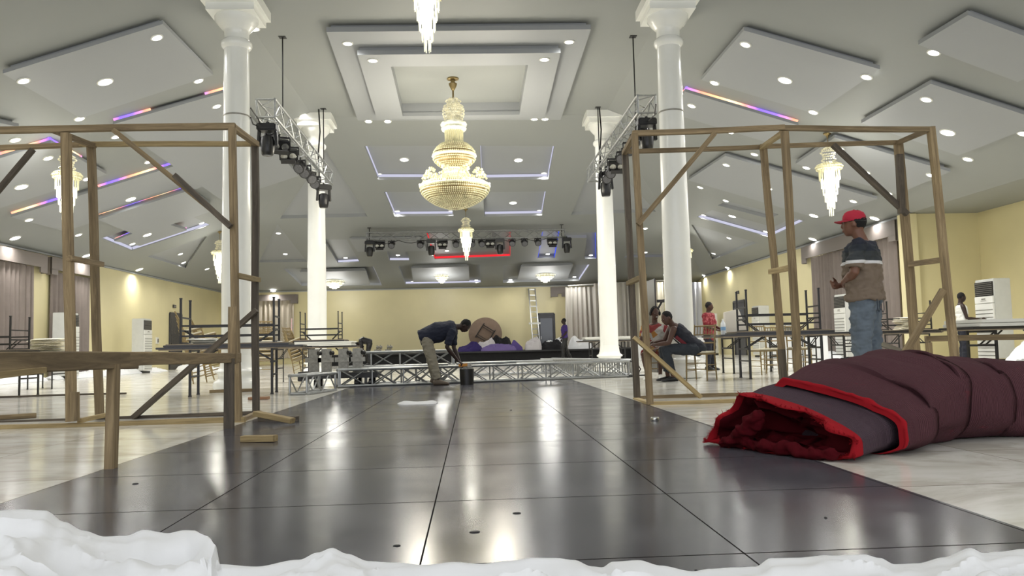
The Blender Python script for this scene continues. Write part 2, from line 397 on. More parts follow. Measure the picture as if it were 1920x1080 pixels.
# ceiling planes with holes
RECESS = []     # (pixel polygon, depth, led)
def recess(px, depth=.16, led=None): RECESS.append((px, depth, led))
C0 = (683,274), (847,273), (853,337), (709,337)
recess(C0, .2, ('litw', (1, 2, 3))); recess([(900,273), (1040,274), (1028,336), (903,338)], .2, ('litw', (1, 2, 3)))
recess([(720,360), (846,359), (850,405), (740,406)], .2, ('litw', (2, 3))); recess([(906,360), (1024,359), (1016,404), (908,406)], .2, ('litw', (1, 2)))
recess([(612,284), (689,406), (525,410)], .12); recess([(1122,280), (1230,397), (1071,403)], .12)
recess([(520,421), (536,440), (576,491), (486,492)], .1); recess([(606,449), (650,449), (674,491), (633,493)], .14, ('litw', (2,)))
recess([(720,455), (760,455), (768,488), (730,488)], .12, ('litw', (2,)))
recess([(799,436), (840,435), (848,470), (925,468), (921,433), (957,432), (957,481), (815,486)], .14, ('ledr', (0, 1, 4, 5, 6, 7)))
recess([(1017,434), (1049,434), (1040,484), (1008,484)], .12, ('ledb', (0, 1, 3)))
recess([(1060,436), (1117,436), (1118,485), (1096,485), (1100,446), (1058,446)], .12, ('ledb', (0, 1, 3, 4)))
recess([(1178,474), (1249,474), (1249,482), (1170,483)], .12, ('ledb', (0,)))
recess([(532,504), (700,500), (716,535), (566,536)], .14, ('litw', (1,)))
recess([(747,499), (901,496), (902,530), (760,533)], .14, ('litw', (2,)))
recess([(944,497), (1106,496), (1086,526), (943,530)], .14, ('litw', (1,)))
recess([(388,443), (348,503), (277,481)], .1); recess([(1296,421), (1420,455), (1336,487)], .1)
recess([(190,447), (339,396), (394,422), (247,470)], .14, ('litw', (0, 2, 3)))
recess([(1307,407), (1335,394), (1450,426), (1485,408), (1508,415), (1443,445)], .14, ('litw', (4, 5)))
recess([(1410,330), (1560,374), (1488,388), (1373,353)], .12)
recess([(1346,385), (1363,377), (1460,402), (1442,410)], .12)
PLANES = {
 'nave': ([(-4.2,YN),(3.8,YN),(3.8,21.5),(-4.2,21.5)], lambda x, y: H),
 'left': ([(XL-.1,YN),(-4.2,YN),(-4.2,21.5),(XL-.1,40.55)], lambda x, y: H-.39*(-x-4.2)),
 'right': ([(3.8,YN),(XR,YN),(XR,39.207),(3.8,21.5)], lambda x, y: H-.39*(x-3.8)),
 'back': ([(-4.2,21.5),(3.8,21.5),(XR,39.207),(XR+.1,YB+.1),(XL-.1,YB+.1),(XL-.1,40.4)], lambda x, y: H-.174*(y-21.5)),
 'alcove': ([(XR,YN),(XA,YN),(XA,YA),(XR,YA)], lambda x, y: 3.919)}
def inpoly(x, y, P):
    c = False
    for i in range(len(P)):
        (x0, y0), (x1, y1) = P[i][:2], P[i-1][:2]
        if (y0 > y) != (y1 > y) and x < (x1-x0)*(y-y0)/(y1-y0)+x0: c = not c
    return c
holes = {k: [] for k in PLANES}; RC3 = []
for px, dep, led in RECESS:
    P = [onceil(*p) for p in px]; cx = sum(p.x for p in P)/len(P); cy = sum(p.y for p in P)/len(P)
    for k, (poly, fz) in PLANES.items():
        if inpoly(cx, cy, poly): break
    P = [V((p.x, p.y, fz(p.x, p.y))) for p in P]
    holes[k].append(P); RC3.append((P, dep, led, px))
m = MB()
for k, (poly, fz) in PLANES.items():
    loops = [[V((x, y, fz(x, y))) for x, y in poly]] + holes[k]
    flat = [[V((p.x, p.y, 0)) for p in L] for L in loops]
    m.add([p for L in loops for p in L], [tuple(t) for t in tessellate_polygon(flat)])
o = struct(m.obj('ceiling', 'ceil')); o['label'] = 'pale hip shaped ceiling with recessed and dropped panels'
UP = V((0,0,1))
for i, (P, dep, led, px) in enumerate(RC3):
    n = len(P); m = MB(); c = sum(P, V((0,0,0)))/n
    top = [p+UP*dep for p in P]
    m.add(P+top, [(a, (a+1) % n, n+(a+1) % n, n+a) for a in range(n)])
    m.add(top, [tuple(t) for t in tessellate_polygon([[V((p.x, p.y, 0)) for p in top]])])
    r = struct(m.obj('trim_%d' % (i+1), 'slab')); r['label'] = 'recessed ceiling panel'
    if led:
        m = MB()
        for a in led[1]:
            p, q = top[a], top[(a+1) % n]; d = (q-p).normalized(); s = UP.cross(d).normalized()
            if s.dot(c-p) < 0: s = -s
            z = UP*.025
            m.bar(p+s*.012-z*2.6+d*.03, q+s*.012-z*2.6-d*.03, .012, .085)  # flat glowing band on the recess wall, imitating its lit face
        l = m.obj('led_strip', led[0], r); l['label'] = {'litw': 'cool white lit side wall drawn as a', 'ledr': 'red', 'ledb': 'blue'}[led[0]] + ' light strip inside the panel'

# dropped boards: (pixel outline of the underside, drop, pixel hole, {edge: led})
SLABS = []
def board(px, drop=.14, hole=None, led=(), mat='slab', th=.07, lab='dropped ceiling panel', inset=.12, tag3=None):
    P = [onceil(*p, drop) for p in px]
    if len(px) == 3: P.append(P[0]+P[2]-P[1]); 
    n = len(P); c = sum(P, V((0,0,0)))/n; m = MB()
    hs = [[onceil(*p, drop) for p in hole]] if hole else []
    loops = [P]+hs
    for dz, in ((0,), (th,)):
        m.add([p+UP*dz for L in loops for p in L], [tuple(t) for t in tessellate_polygon([[V((p.x, p.y, 0)) for p in L] for L in loops])])
    for L in loops:
        k = len(L); m.add(L+[p+UP*th for p in L], [(a, (a+1) % k, k+(a+1) % k, k+a) for a in range(k)])
    o = struct(m.obj('trim_%d' % (len(RC3)+len(SLABS)+1), mat)); o['label'] = lab
    sp = [p+(c-p).normalized()*inset for p in P]; hsp = [[p+(p-sum(L, V((0,0,0)))/len(L)).normalized()*.02 for p in L] for L in hs]
    m = MB()
    for L in [sp]+hsp:
        k = len(L); m.add([p+UP*(th-.002) for p in L]+[p+UP*(drop+.01) for p in L], [(a, (a+1) % k, k+(a+1) % k, k+a) for a in range(k)])
    m.obj('spacer', mat, o)
    if led:
        m = MB()
        for a, b, t0, t1 in led:
            p, q = P[a], P[b]; s = UP.cross(q-p).normalized()
            if s.dot(c-p) < 0: s = -s
            up = UP*(th+(drop-th)/2); m.bar(p.lerp(q, t0)+s*.05+up, p.lerp(q, t1)+s*.05+up, .03, min(.06, drop-th-.01))
        m.obj('led_strip', 'led', o)['label'] = 'rainbow coloured light strip along the panel edge'
    SLABS.append(([tuple(p) for p in px] if len(px) > 3 else None, P, drop, hole))
    return o
def px_of(p):
    d = p-CO; w_ = d.dot(CF); return 960+FPX*d.dot(CR)/w_, 540-FPX*d.dot(CU)/w_
# centre tray: outer and inner frame boards with the opening between them
board([(612,60), (1108,55), (1051,225), (671,226)], .17, [(700,118), (1022,116), (1005,222), (728,224)], th=.1)
board([(670,103), (1051,99), (1021,222), (707,224)], .34, [(733,125), (990,122), (974,215), (755,218)], th=.1, inset=.05)
# side panels
board([(5,138), (305,45), (399,141)]); board([(212,233), (425,172), (560,330)], led=((0,1,0,.32), (0,1,.8,1), (1,2,0,.2)))
board([(-160,345), (95,268), (200,327)], led=((0,1,.6,1), (1,2,0,.55)))
board([(-330,300), (-120,205), (35,238), (55,262)][0:3])
board([(20,407), (370,298), (428,335)], led=((0,1,0,.32), (0,1,.45,1), (1,2,0,1)))
board([(184,412), (346,360), (400,395)], .3, led=((0,1,0,1),))
board([(214,452), (303,416), (350,432), (262,461)], .1, led=((0,1,0,1), (2,3,0,.8)), inset=.06)
board([(1650,130), (1395,57), (1315,150)])
board([(1497,235), (1285,172), (1250,210)], led=((0,1,0,1), (1,2,0,1)))
board([(2020,105), (1815,28), (1722,84)]); board([(1960,228), (1745,157), (1615,231)])
board([(1645,373), (1360,292), (1290,338)]); board([(1782,322), (1565,258), (1492,307)])
for px in ([(562,510), (686,508), (694,534), (600,535)], [(771,503), (879,500), (880,527), (775,529)], [(977,500), (1074,497), (1064,523), (970,525)]):
    board(px, .14, inset=.08)
board([(655,449), (790,447), (800,470), (670,472)], .12, inset=.08)

# plaster cornice line and cable along the tops of the walls
m = MB(); m.bar((XL+.03, YN, 3.70), (XL+.03, YB, 3.70), .05, .05); o = struct(m.obj('trim_101', 'slab'))
m = MB(); m.bar((XL, YB-.03, 3.66), (XR, YB-.03, 3.66), .05, .05); o = struct(m.obj('trim_102', 'slab'))
m = MB(); m.bar((XR-.03, YB, 3.88), (XR-.03, YA, 3.88), .06, .06); o = struct(m.obj('trim_103', 'slab'))
m = MB(); m.bar((XR-.02, YA-.02, 0), (XR-.02, YA-.02, 3.9), .34, .34); o = struct(m.obj('trim_104', 'wall')); o['label'] = 'pale square pilaster at the corner of the alcove'

# doors
def door(n, p0, p1, hgt, label, facing):
    p0 = V((*p0, 0)); p1 = V((*p1, 0)); f = V((*facing, 0)); m = MB(); w_ = .09
    o = MB(); o.bar(p0+f*.02, p0+f*.02+UP*hgt, w_, w_).bar(p1+f*.02, p1+f*.02+UP*hgt, w_, w_).bar(p0+f*.02+UP*hgt, p1+f*.02+UP*hgt, w_, w_)
    fr = struct(o.obj('door_%d' % n, 'doorm')); fr['label'] = label
    d = (p1-p0).normalized(); L = (p1-p0).length
    o = MB(); o.bar(p0+f*.02+d*.04+UP*hgt/2, p1+f*.02-d*.04+UP*hgt/2, .04, hgt); o.obj('door_leaf', 'doorm', fr)
    o = MB(); o.bar(p0+f*.045+d*.1+UP*hgt*.62, p1+f*.045-d*.1+UP*hgt*.62, .01, hgt*.55); o.obj('glass', 'glassd', fr)
    o = MB(); o.bar(p0+f*.07+d*.12+UP*.95, p0+f*.07+d*.12+UP*1.1, .03, .03); o.obj('door_handle', 'chrome', fr)
door(1, (XL, 33.7), (XL, 35.0), 2.35, 'dark glazed door in the left wall', (1, 0))
door(2, (XR, 33.4), (XR, 34.8), 2.35, 'dark glazed door in the right wall', (-1, 0))
door(3, (3.38, YB), (4.2, YB), 2.25, 'dark door in the back wall beside the ladder', (0, -1))
for (p, f, lab) in (((XL+.03, 34.2, 2.66), (0,1), 'small dark sign above the door in the left wall'), ((XR-.03, 34.2, 2.75), (0,1), 'small dark sign above the door in the right wall')):
    m = MB(); m.box(p, (.03, .3, .13)); m.cm = 1; m.box((p[0]+(.018 if p[0] < 0 else -.018), p[1], p[2]), (.004, .2, .05))
    tag(m.obj('wall_sign', ['doorm', 'steel']), lab, 'sign')
for (p, n_) in (((XL+.02, 31.4, 1.35), 'dark socket box on the left wall beside the air conditioner'), ((XL+.02, 32.4, 1.2), 'small light switch on the left wall before the door')):
    m = MB(); m.box(p, (.05, .22, .26)); m.cm = 1; m.box((p[0]+.03, p[1], p[2]), (.012, .12, .16)); tag(m.obj('wall_socket', ['white', 'doorm'], bevel=.006), n_, 'socket')
# windows: pink lit blocks behind the curtains
for i, (x0, x1, z0, z1) in enumerate(((-9.8, -9.05, .9, 2.3), (5.0, 5.75, .7, 2.35))):
    m = MB(); m.box(((x0+x1)/2, YB-.03, (z0+z1)/2), (x1-x0, .04, z1-z0)); o = struct(m.obj('window_%d' % (i+1), mat_emit('pink_daylight_pane', (255, 205, 198), .8)))
    m = MB()
    for k in range(1, 6): z = z0+(z1-z0)*k/6; m.bar((x0, YB-.06, z), (x1, YB-.06, z), .02, .02)
    for k in range(4): x = x0+(x1-x0)*k/3; m.bar((x, YB-.06, z0), (x, YB-.06, z1), .02, .02)
    m.obj('window_frame', 'tabwhite', o)

# ------------------------------------------------------------------ downlights
ordn = ['first','second','third','fourth','fifth','sixth','seventh','eighth','ninth','tenth','eleventh','twelfth','thirteenth','fourteenth']
DL = {
 'on the near dropped panel over the left aisle': [(44,151,1),(197,153,2),(294,70,1),(372,151,1)],
 'on the left ceiling slope above the timber frame rail': [(149,222,1),(406,199,1),(343,260,2),(217,256,1),(28,262,1)],
 'on the left ceiling slope beside the hanging crystal lamp': [(40,350,2),(163,335,1),(90,296,1),(278,303,1),(361,315,1)],
 'on the large colour-edged panel of the left slope': [(245,373,2),(420,352,1),(54,412,1),(147,440,1)],
 'low on the left slope near the recessed panel': [(248,457,1),(276,440,2),(378,418,1),(338,476,1),(344,492,1),(388,504,1)],
 'along the foot of the left slope above the wall': [(28,446,2),(162,479,2),(261,505,2),(515,546,2)],
 'on the outer frame of the centre ceiling tray': [(652,81,1),(1067,78,1),(691,227,1),(1022,223,1)],
 'on the inner frame of the centre ceiling tray': [(699,113,1),(1021,111,1),(727,227,1),(1002,223,1)],
 'beside the tops of the white columns': [(477,54,1),(568,216,1),(1138,210,1)],
 'on the near dropped panel over the right aisle': [(1398,83,1),(1340,155,1),(1472,150,2),(1625,144,1),(1525,210,1)],
 'on the second dropped panel row of the right slope': [(1297,198,1),(1369,247,1),(1415,289,1)],
 'on the outer dropped panels at the right edge': [(1751,98,1),(1737,186,1),(1777,248,2),(1919,250,1),(1815,298,1)],
 'on the right slope between the timber posts': [(1638,241,1),(1575,278,1),(1512,314,1),(1624,323,1),(1666,362,1),(1746,328,1)],
 'on the middle panel of the right slope': [(1362,309,1),(1313,351,1),(1442,353,1),(1361,376,1),(1373,405,2)],
 'low on the right slope': [(1319,403,1),(1436,434,1),(1367,446,1),(1338,475,1),(1526,404,2),(1600,377,1)],
 'along the foot of the right slope above the wall': [(1524,448,2),(1640,409,2),(1365,502,2),(1320,516,2)],
 'in the front pair of recessed centre panels': [(758,299,2),(972,300,2),(712,327,1),(1020,325,1)],
 'in the rear pair of recessed centre panels': [(962,380,2),(745,396,1),(845,396,1),(911,398,1),(1011,395,1)],
 'in the triangular recesses behind the columns': [(608,385,1),(522,437,1),(535,476,1),(648,483,1),(1210,428,1),(1210,473,1)],
 'on the back slope behind the hanging truss': [(746,478,1),(838,470,1),(1027,476,1),(1108,478,1)],
 'in the last row of panels before the back wall': [(707,532,1),(773,528,1),(893,525,1),(957,524,1),(1077,519,1)],
 'behind the right front column': [(1247,500,1),(1247,515,1)],
}
LN = []
def plate_z(px, py):
    """how far below (+) or above (-) the ceiling plane the surface seen at a pixel lies"""
    best = 0
    for q, P, drop, hole in SLABS:
        pp = [px_of(p) for p in P]
        if inpoly(px, py, pp) and not (hole and inpoly(px, py, hole)): best = max(best, drop)
    for P, dep, led, pxs in RC3:
        if best == 0 and inpoly(px, py, pxs): best = -dep
    return best
protos = {}
lamp_data = []
for k, E_ in enumerate((1.0, 1.7)):
    ld = bpy.data.lights.new('downlight_beam', 'SPOT'); ld.energy = LAMP_W*E_*4; ld.spot_size = radians(165); ld.spot_blend = 1; ld.shadow_soft_size = .1; ld.color = (1, .985, .95)
    lamp_data.append(ld)
def normal_at(x, y):
    e = .05; return V(((zc(x+e, y)-zc(x-e, y))/(2*e), (zc(x, y+e)-zc(x, y-e))/(2*e), -1)).normalized()
for zone, pts in DL.items():
    pts = sorted(pts)
    for i, (x, y, s) in enumerate(pts):
        off = plate_z(x, y); p = onceil(x, y, off); p.y = min(p.y, YB-.3); nrm = normal_at(p.x, p.y)
        R = nrm.to_track_quat('-Z', 'Y')
        if s not in protos:
            t = thing('downlight', 'x', 'ceiling light'); r = .085 if s == 1 else .125; m = MB()
            m.lathe([(r+.03, .004), (r+.026, -.014), (r, -.018), (r, .004)], n=20, cap=False); m.obj('trim_ring', 'white', t, world=False, smooth=True)
            m = MB(); m.lathe([(r, -.006), (r*.9, -.016), (.001, -.02)], n=20, cap=False); m.obj('diffuser', 'light', t, world=False, smooth=True)
            protos[s] = t; o = t
        else: o = copy_tree(protos[s])
        o.rotation_mode = 'QUATERNION'; o.rotation_quaternion = R; o.location = p
        big = 'large ' if s == 2 else ''
        n = len(pts)
        o['label'] = ('%sdownlight %s, %s' % (big, zone, 'the only one' if n == 1 else ('left' if i == 0 else 'right') + ' one' if n == 2 else ordn[i] + ' from left'))
        o['group'] = 'round downlights in the ceiling'
        L = bpy.data.objects.new('beam', lamp_data[s-1]); COL.objects.link(L); L.location = p + nrm*.07; L.rotation_mode = 'QUATERNION'; L.rotation_quaternion = V((nrm.x*.5, nrm.y*.5, nrm.z)).normalized().to_track_quat('-Z', 'Y')
# unseen downlights added over the near end to fill the foreground with light
for bx, by in ((-8, 9), (-8, 4), (-8, -1), (-3, 8), (-3, 2), (-3, -3), (2.6, 8), (2.6, 2), (2.6, -3), (7.5, 9), (7.5, 4), (7.5, -1), (-11, 12), (11, 12), (0, 5)):
    o = copy_tree(protos[2]); p = V((bx, by, zc(bx, by))); nrm = normal_at(bx, by)
    o.rotation_quaternion = nrm.to_track_quat('-Z', 'Y'); o.location = p
    o['label'] = 'added fill downlight above the near end, %s aisle, %s' % ({-8:'outer left',-3:'inner left',2.6:'inner right',7.5:'outer right',-11:'far left wall',11:'far right wall',0:'middle'}[bx], {9:'foremost',8:'foremost',12:'single',5:'single',4:'middle one',2:'middle one',-1:'rearmost',-3:'rearmost'}[by]); o['group'] = 'fill downlights added over the near end of the hall'
    L = bpy.data.objects.new('beam', lamp_data[1]); COL.objects.link(L); L.location = p + nrm*.07

# ================================================================== COLUMNS
def column(x, y, label):
    t = thing('column', label, 'column', (x, y, 0), 0, 'round white columns')
    m = MB(); r0, r1 = .25, .215
    m.lathe([(r0, .34), (r0+.0, 2.2), (r0-.012, 3.5), (r1, 6.2)], n=40, cap=False); m.obj('shaft', 'pillar', t, world=False, smooth=True)
    m = MB(); m.lathe([(.34,0),(.37,.012),(.388,.05),(.388,.11),(.37,.15),(.33,.175),(.305,.2),(.298,.25),(.31,.285),(.345,.3),(.352,.325),(.34,.345),(.31,.36),(.29,.38),(.272,.44),(.262,.52),(.25,.6)], n=40, cap=False)
    m.obj('base', 'pillar', t, world=False, smooth=True)
    m = MB(); m.lathe([(r1,6.1),(.25,6.13),(.27,6.17),(.27,6.22),(.235,6.26),(.215,6.28),(.215,6.42),(.24,6.45),(.3,6.52),(.38,6.62),(.38,6.68)], n=40, cap=False)
    m.box((0,0,6.75), (.84,.84,.14)); m.box((0,0,6.91), (.98,.98,.19)); m.obj('capital', 'pillar', t, world=False, smooth=True)
    if y < 16:
        m = MB(); m.lathe([(.224,4.86),(.236,4.865),(.236,4.885),(.224,4.89)], n=40, cap=False); m.obj('strap', 'steel', t, world=False, smooth=True)
    return t
column(-4.15, 14.2, 'white column front left, with a thin strap round its shaft')
column(3.75, 14.2, 'white column front right, behind the tall timber frame')
column(-4.15, 21.5, 'white column back left, behind the wheeled dolly')
column(3.72, 21.5, 'white column back right, beside the hanging white drapes')

# ================================================================== CHANDELIERS
def ringbeads(m, r, z, br, sp):
    n = max(3, int(2*pi*r/sp)); ph = random.random()
    for k in range(n): a = 2*pi*(k+ph)/n; m.bead((r*cos(a), r*sin(a), z), br)
def beadprof(m, prof, br=.019, sp=.041):
    for (r0, z0), (r1, z1) in zip(prof, prof[1:]):
        L = sqrt((r1-r0)**2+(z1-z0)**2); n = max(1, int(L/sp))
        for i in range(n): ringbeads(m, r0+(r1-r0)*i/n, z0+(z1-z0)*i/n, br, sp)
def rods(m, r, z0, z1, n, w=.012):
    for k in range(n):
        a = 2*pi*k/n; p = V((r*cos(a), r*sin(a), z0)); m.tube(p, (p.x, p.y, z1), w, w*.8, 5)
def stuff(o): o['kind'] = 'stuff'; return o
tc_ = (atY(849,148,18.4).x, 18.4)
def Zc(y): return atY(849, y, 18.4).z - 7.0
t = thing('chandelier', 'huge tiered crystal chandelier hanging from the centre ceiling tray', 'chandelier', (tc_[0], 18.4, 7.0))
m = MB(); m.lathe([(.02,0),(.14,0),(.14,-.03),(.05,-.06),(.05,-.1),(.1,-.13),(.09,-.18),(.04,-.28),(.02,-.3)], n=20); m.obj('canopy', 'brass', t, world=False, smooth=True)
m = MB(); m.tube((0,0,-.28), (0,0,Zc(190)), .022); m.obj('rod', 'brass', t, world=False, smooth=True)
crown = [(.1,Zc(186)),(.17,Zc(190)),(.15,Zc(196)),(.22,Zc(200)),(.25,Zc(208)),(.25,Zc(214)),(.21,Zc(224)),(.2,Zc(228))]
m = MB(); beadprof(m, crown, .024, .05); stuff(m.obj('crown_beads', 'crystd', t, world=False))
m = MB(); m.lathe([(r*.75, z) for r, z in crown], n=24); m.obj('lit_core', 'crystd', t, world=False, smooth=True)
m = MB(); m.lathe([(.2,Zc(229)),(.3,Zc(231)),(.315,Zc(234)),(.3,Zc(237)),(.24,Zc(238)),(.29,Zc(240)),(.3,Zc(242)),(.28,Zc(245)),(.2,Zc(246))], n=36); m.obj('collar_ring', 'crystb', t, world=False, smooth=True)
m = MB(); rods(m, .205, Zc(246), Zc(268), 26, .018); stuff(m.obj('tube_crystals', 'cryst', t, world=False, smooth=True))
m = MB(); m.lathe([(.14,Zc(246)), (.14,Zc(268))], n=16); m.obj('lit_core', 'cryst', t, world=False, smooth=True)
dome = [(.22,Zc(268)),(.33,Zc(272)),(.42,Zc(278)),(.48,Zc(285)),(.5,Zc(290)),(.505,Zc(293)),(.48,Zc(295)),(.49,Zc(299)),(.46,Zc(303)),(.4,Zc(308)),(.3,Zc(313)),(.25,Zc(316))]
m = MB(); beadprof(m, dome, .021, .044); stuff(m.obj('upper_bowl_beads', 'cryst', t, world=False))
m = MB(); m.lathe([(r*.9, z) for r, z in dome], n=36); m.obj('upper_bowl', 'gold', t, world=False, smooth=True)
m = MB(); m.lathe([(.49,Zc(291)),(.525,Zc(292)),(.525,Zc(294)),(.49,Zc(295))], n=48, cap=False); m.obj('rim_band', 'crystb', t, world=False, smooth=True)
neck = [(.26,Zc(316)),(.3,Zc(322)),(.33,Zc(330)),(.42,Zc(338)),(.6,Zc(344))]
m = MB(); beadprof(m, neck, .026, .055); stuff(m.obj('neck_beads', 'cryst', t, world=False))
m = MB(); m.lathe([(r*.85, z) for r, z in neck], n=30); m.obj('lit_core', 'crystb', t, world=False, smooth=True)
for k in range(9):
    a = 2*pi*(k+.3)/9; m = MB(); rnd = random.Random(k)
    for j in range(26):
        e = radians(rnd.uniform(0, 80)); b = rnd.uniform(0, 2*pi)
        m.bead((.63*cos(a)+.14*cos(e)*cos(b), .63*sin(a)+.14*cos(e)*sin(b), Zc(340)+.25*sin(e)), .036)
    stuff(m.obj('bead_flower', 'cryst', t, world=False))
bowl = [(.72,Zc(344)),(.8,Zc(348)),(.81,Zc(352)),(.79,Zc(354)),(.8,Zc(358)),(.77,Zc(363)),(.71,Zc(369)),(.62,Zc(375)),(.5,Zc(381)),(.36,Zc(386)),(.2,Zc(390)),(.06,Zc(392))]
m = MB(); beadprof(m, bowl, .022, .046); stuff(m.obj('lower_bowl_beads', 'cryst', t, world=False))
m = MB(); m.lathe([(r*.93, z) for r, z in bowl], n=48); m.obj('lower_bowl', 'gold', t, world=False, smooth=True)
m = MB(); m.lathe([(.79,Zc(349)),(.83,Zc(350)),(.83,Zc(352)),(.79,Zc(353))], n=60, cap=False); m.obj('rim_band', 'crystb', t, world=False, smooth=True)
for k in range(12):
    a = 2*pi*(k+.5)/12; m = MB(); m.ball((.83*cos(a), .83*sin(a), Zc(349)), .03, 8, 6); m.obj('bulb', 'hotbulb', t, world=False, smooth=True)
def glow(p, e, r, c=(1,.93,.78)):
    ld = bpy.data.lights.new('lamp_glow', 'POINT'); ld.energy = e; ld.shadow_soft_size = r; ld.color = c
    L = bpy.data.objects.new('lamp_glow', ld); COL.objects.link(L); L.location = p
for a_ in range(4): glow((tc_[0]+1.25*cos(a_*pi/2+.7), 18.4+1.25*sin(a_*pi/2+.7), 4.6), 120, .35)

def pendant(label, loc):
    t = thing('pendant_chandelier', label, 'chandelier', loc, 0, 'long crystal pendant chandeliers')
    m = MB(); m.lathe([(.01,0),(.09,0),(.09,-.02),(.03,-.06),(.02,-.1)], n=16); m.obj('canopy', 'brass', t, world=False, smooth=True)
    m = MB(); m.tube((0,0,-.08), (0,0,-.36), .009); m.obj('rod', 'brass', t, world=False)
    cr = [(.05,-.33),(.14,-.38),(.17,-.44),(.13,-.5),(.12,-.56),(.15,-.62),(.17,-.68)]
    m = MB(); beadprof(m, cr, .02, .045); stuff(m.obj('crown_beads', 'crystd', t, world=False))
    m = MB(); rr = [(.17,-.7),(.26,-.74),(.29,-.78),(.27,-.83),(.2,-.86)]; beadprof(m, rr, .022, .045); stuff(m.obj('wide_bead_ring', 'cryst', t, world=False))
    m = MB(); m.lathe([(r*.9, z) for r, z in rr], n=20); m.obj('lit_ring', 'cryst', t, world=False, smooth=True)
    for r, z0, z1, n in ((.22,-.84,-1.08,20), (.185,-1.04,-1.26,17), (.15,-1.22,-1.42,14), (.12,-1.38,-1.58,12), (.08,-1.55,-1.74,9), (.045,-1.72,-1.9,6)):
        m = MB(); rods(m, r, z0, z1, n, .013); stuff(m.obj('tube_crystals', 'crystb' if r < .2 else 'cryst', t, world=False, smooth=True))
    m = MB(); m.lathe([(.12,-.86),(.12,-1.1),(.09,-1.3),(.06,-1.5),(.03,-1.7)], n=12); m.obj('lit_core', 'hotbulb', t, world=False, smooth=True)
    return t
P0 = pendant('crystal pendant cropped by the top edge of the photo', onceil(798,-130))
pl = [((127,262), 'crystal pendant over the left aisle behind the timber post'), ((412,434), 'small crystal pendant left of the front left column'),
      ((1551,250), 'crystal pendant over the right aisle above the man in the red cap'), ((873,392), 'crystal pendant seen directly below the huge chandelier'), ((1284,434), 'crystal pendant mostly hidden behind the front right column')]
for (x, y), lab in pl:
    p = onceil(x, y); dup(P0, p, 0, lab)
    glow(p+V((0,-.35,-1.2)), 40, .15, (1,.97,.88))
glow(P0.location+V((0,-.35,-1.3)), 40, .15, (1,.97,.88))
def flush(label, loc, r, c='crystb'):
    t = thing('flush_crystal_lamp', label, 'ceiling light', loc, 0, 'flush crystal lamps at the back')
    m = MB(); m.lathe([(.01,.06),(r,.04),(r,-.03),(.01,-.03)], n=28); m.obj('base_plate', 'chrome', t, world=False, smooth=True)
    for k, (q, z0, z1) in enumerate(((.98,-.03,-.2), (.8,-.15,-.3), (.5,-.25,-.4), (.2,-.34,-.46))):
        m = MB(); pr = [(r*q*.98,z0),(r*q,(z0+z1)/2),(r*q*.8,z1),(r*q*.4,z1-.01)]; beadprof(m, pr, .034, .07); stuff(m.obj('bead_tier', c, t, world=False))
    m = MB(); m.lathe([(r*.85,-.03),(r*.8,-.2),(r*.5,-.3),(r*.15,-.38)], n=20); m.obj('lit_core', 'cryst', t, world=False, smooth=True)
    return t
for x_, y_ in ((627,523), (1022,511), (828,512)): glow(onceil(x_, y_)+V((0,-.2,-.75)), 105, .5, (1,.98,.93))
flush('wide flush crystal lamp at the back, left, beside the column', onceil(627,523), .54)
flush('wide flush crystal lamp at the back, right of centre', onceil(1022,511), .5)
flush('small flush crystal lamp in the centre recess before the back wall', onceil(828,512), .36)

# ================================================================== LIGHTING TRUSSES
def truss(name, label, p, q, sz=.29, step=.5, cat='truss', group=None, mat='alu', style='zig', r=.024, drop=0):
    p = V(p); q = V(q); t = thing(name, label, cat, p, 0, group); d = (q-p).normalized(); L = (q-p).length
    a, b = perp(d); h = sz/2; cor = [(-h,-h),(h,-h),(h,h),(-h,h)]
    def at(k, s): i, j = cor[k]; return p + a*i + b*j + d*s
    for k in range(4): m = MB(); m.tube(at(k, 0), at(k, L), r, n=8); m.obj('chord', mat, t, smooth=True)
    n = max(2, round(L/step)); m = MB(); rr = r*.5
    for k in range(4):
        k2 = (k+1) % 4
        for i in range(n):
            s0, s1 = L*i/n, L*(i+1)/n
            if style == 'zig':
                u, w_ = (k, k2) if i % 2 == 0 else (k2, k); m.tube(at(u, s0), at(w_, s1), rr, n=5)
            elif style == 'x':
                m.tube(at(k, s0+step*.1), at(k2, s1-step*.1), rr, n=5); m.tube(at(k2, s0+step*.1), at(k, s1-step*.1), rr, n=5); m.tube(at(k, s0+step*.08), at(k2, s0+step*.08), rr*1.3, n=5)
            else:
                for j in range(3): m.tube(at(k, s0+(s1-s0)*j/3), at(k2, s0+(s1-s0)*j/3+.03), rr, n=5)
        for s in (r, L-r): m.tube(at(k, s), at(k2, s), r*.8, n=6)
    stuff(m.obj('lacing', mat, t, smooth=True))
    return t
def hanger(label, p, q, two=.0):
    t = MB(); t.tube(p, q, .014, n=6); t.box(V(p), (.14,.14,.02)); o = t.obj('hanging_rod', 'black', None); tag(o, label, 'rod')
    return o
truss('lighting_truss', 'aluminium lighting truss hanging across the hall at the back', (-4.05,30.9,5.02), (3.75,30.9,5.02), .3, .42, group='hanging lighting trusses')
truss('lighting_truss', 'aluminium lighting truss hanging between the two left columns', (-3.78,14.75,5.2), (-3.8,21.0,5.2), .34, .42, group='hanging lighting trusses')
truss('lighting_truss', 'aluminium lighting truss hanging between the two right columns', (3.42,14.7,5.2), (3.38,21.1,5.2), .34, .42, group='hanging lighting trusses')
hanger('black rod holding the left end of the back truss', (-3.93,30.9,zc(-3.9,30.9)), (-3.93,30.9,4.9))
hanger('black rod holding the right end of the back truss', (3.6,30.9,zc(3.6,30.9)), (3.6,30.9,4.9))
hanger('black rod holding the near end of the left truss', (-3.72,15.86,7.0), (-3.72,15.86,5.3)); hanger('black rod holding the far end of the left truss', (-3.8,20.7,7.0), (-3.8,20.7,5.3))
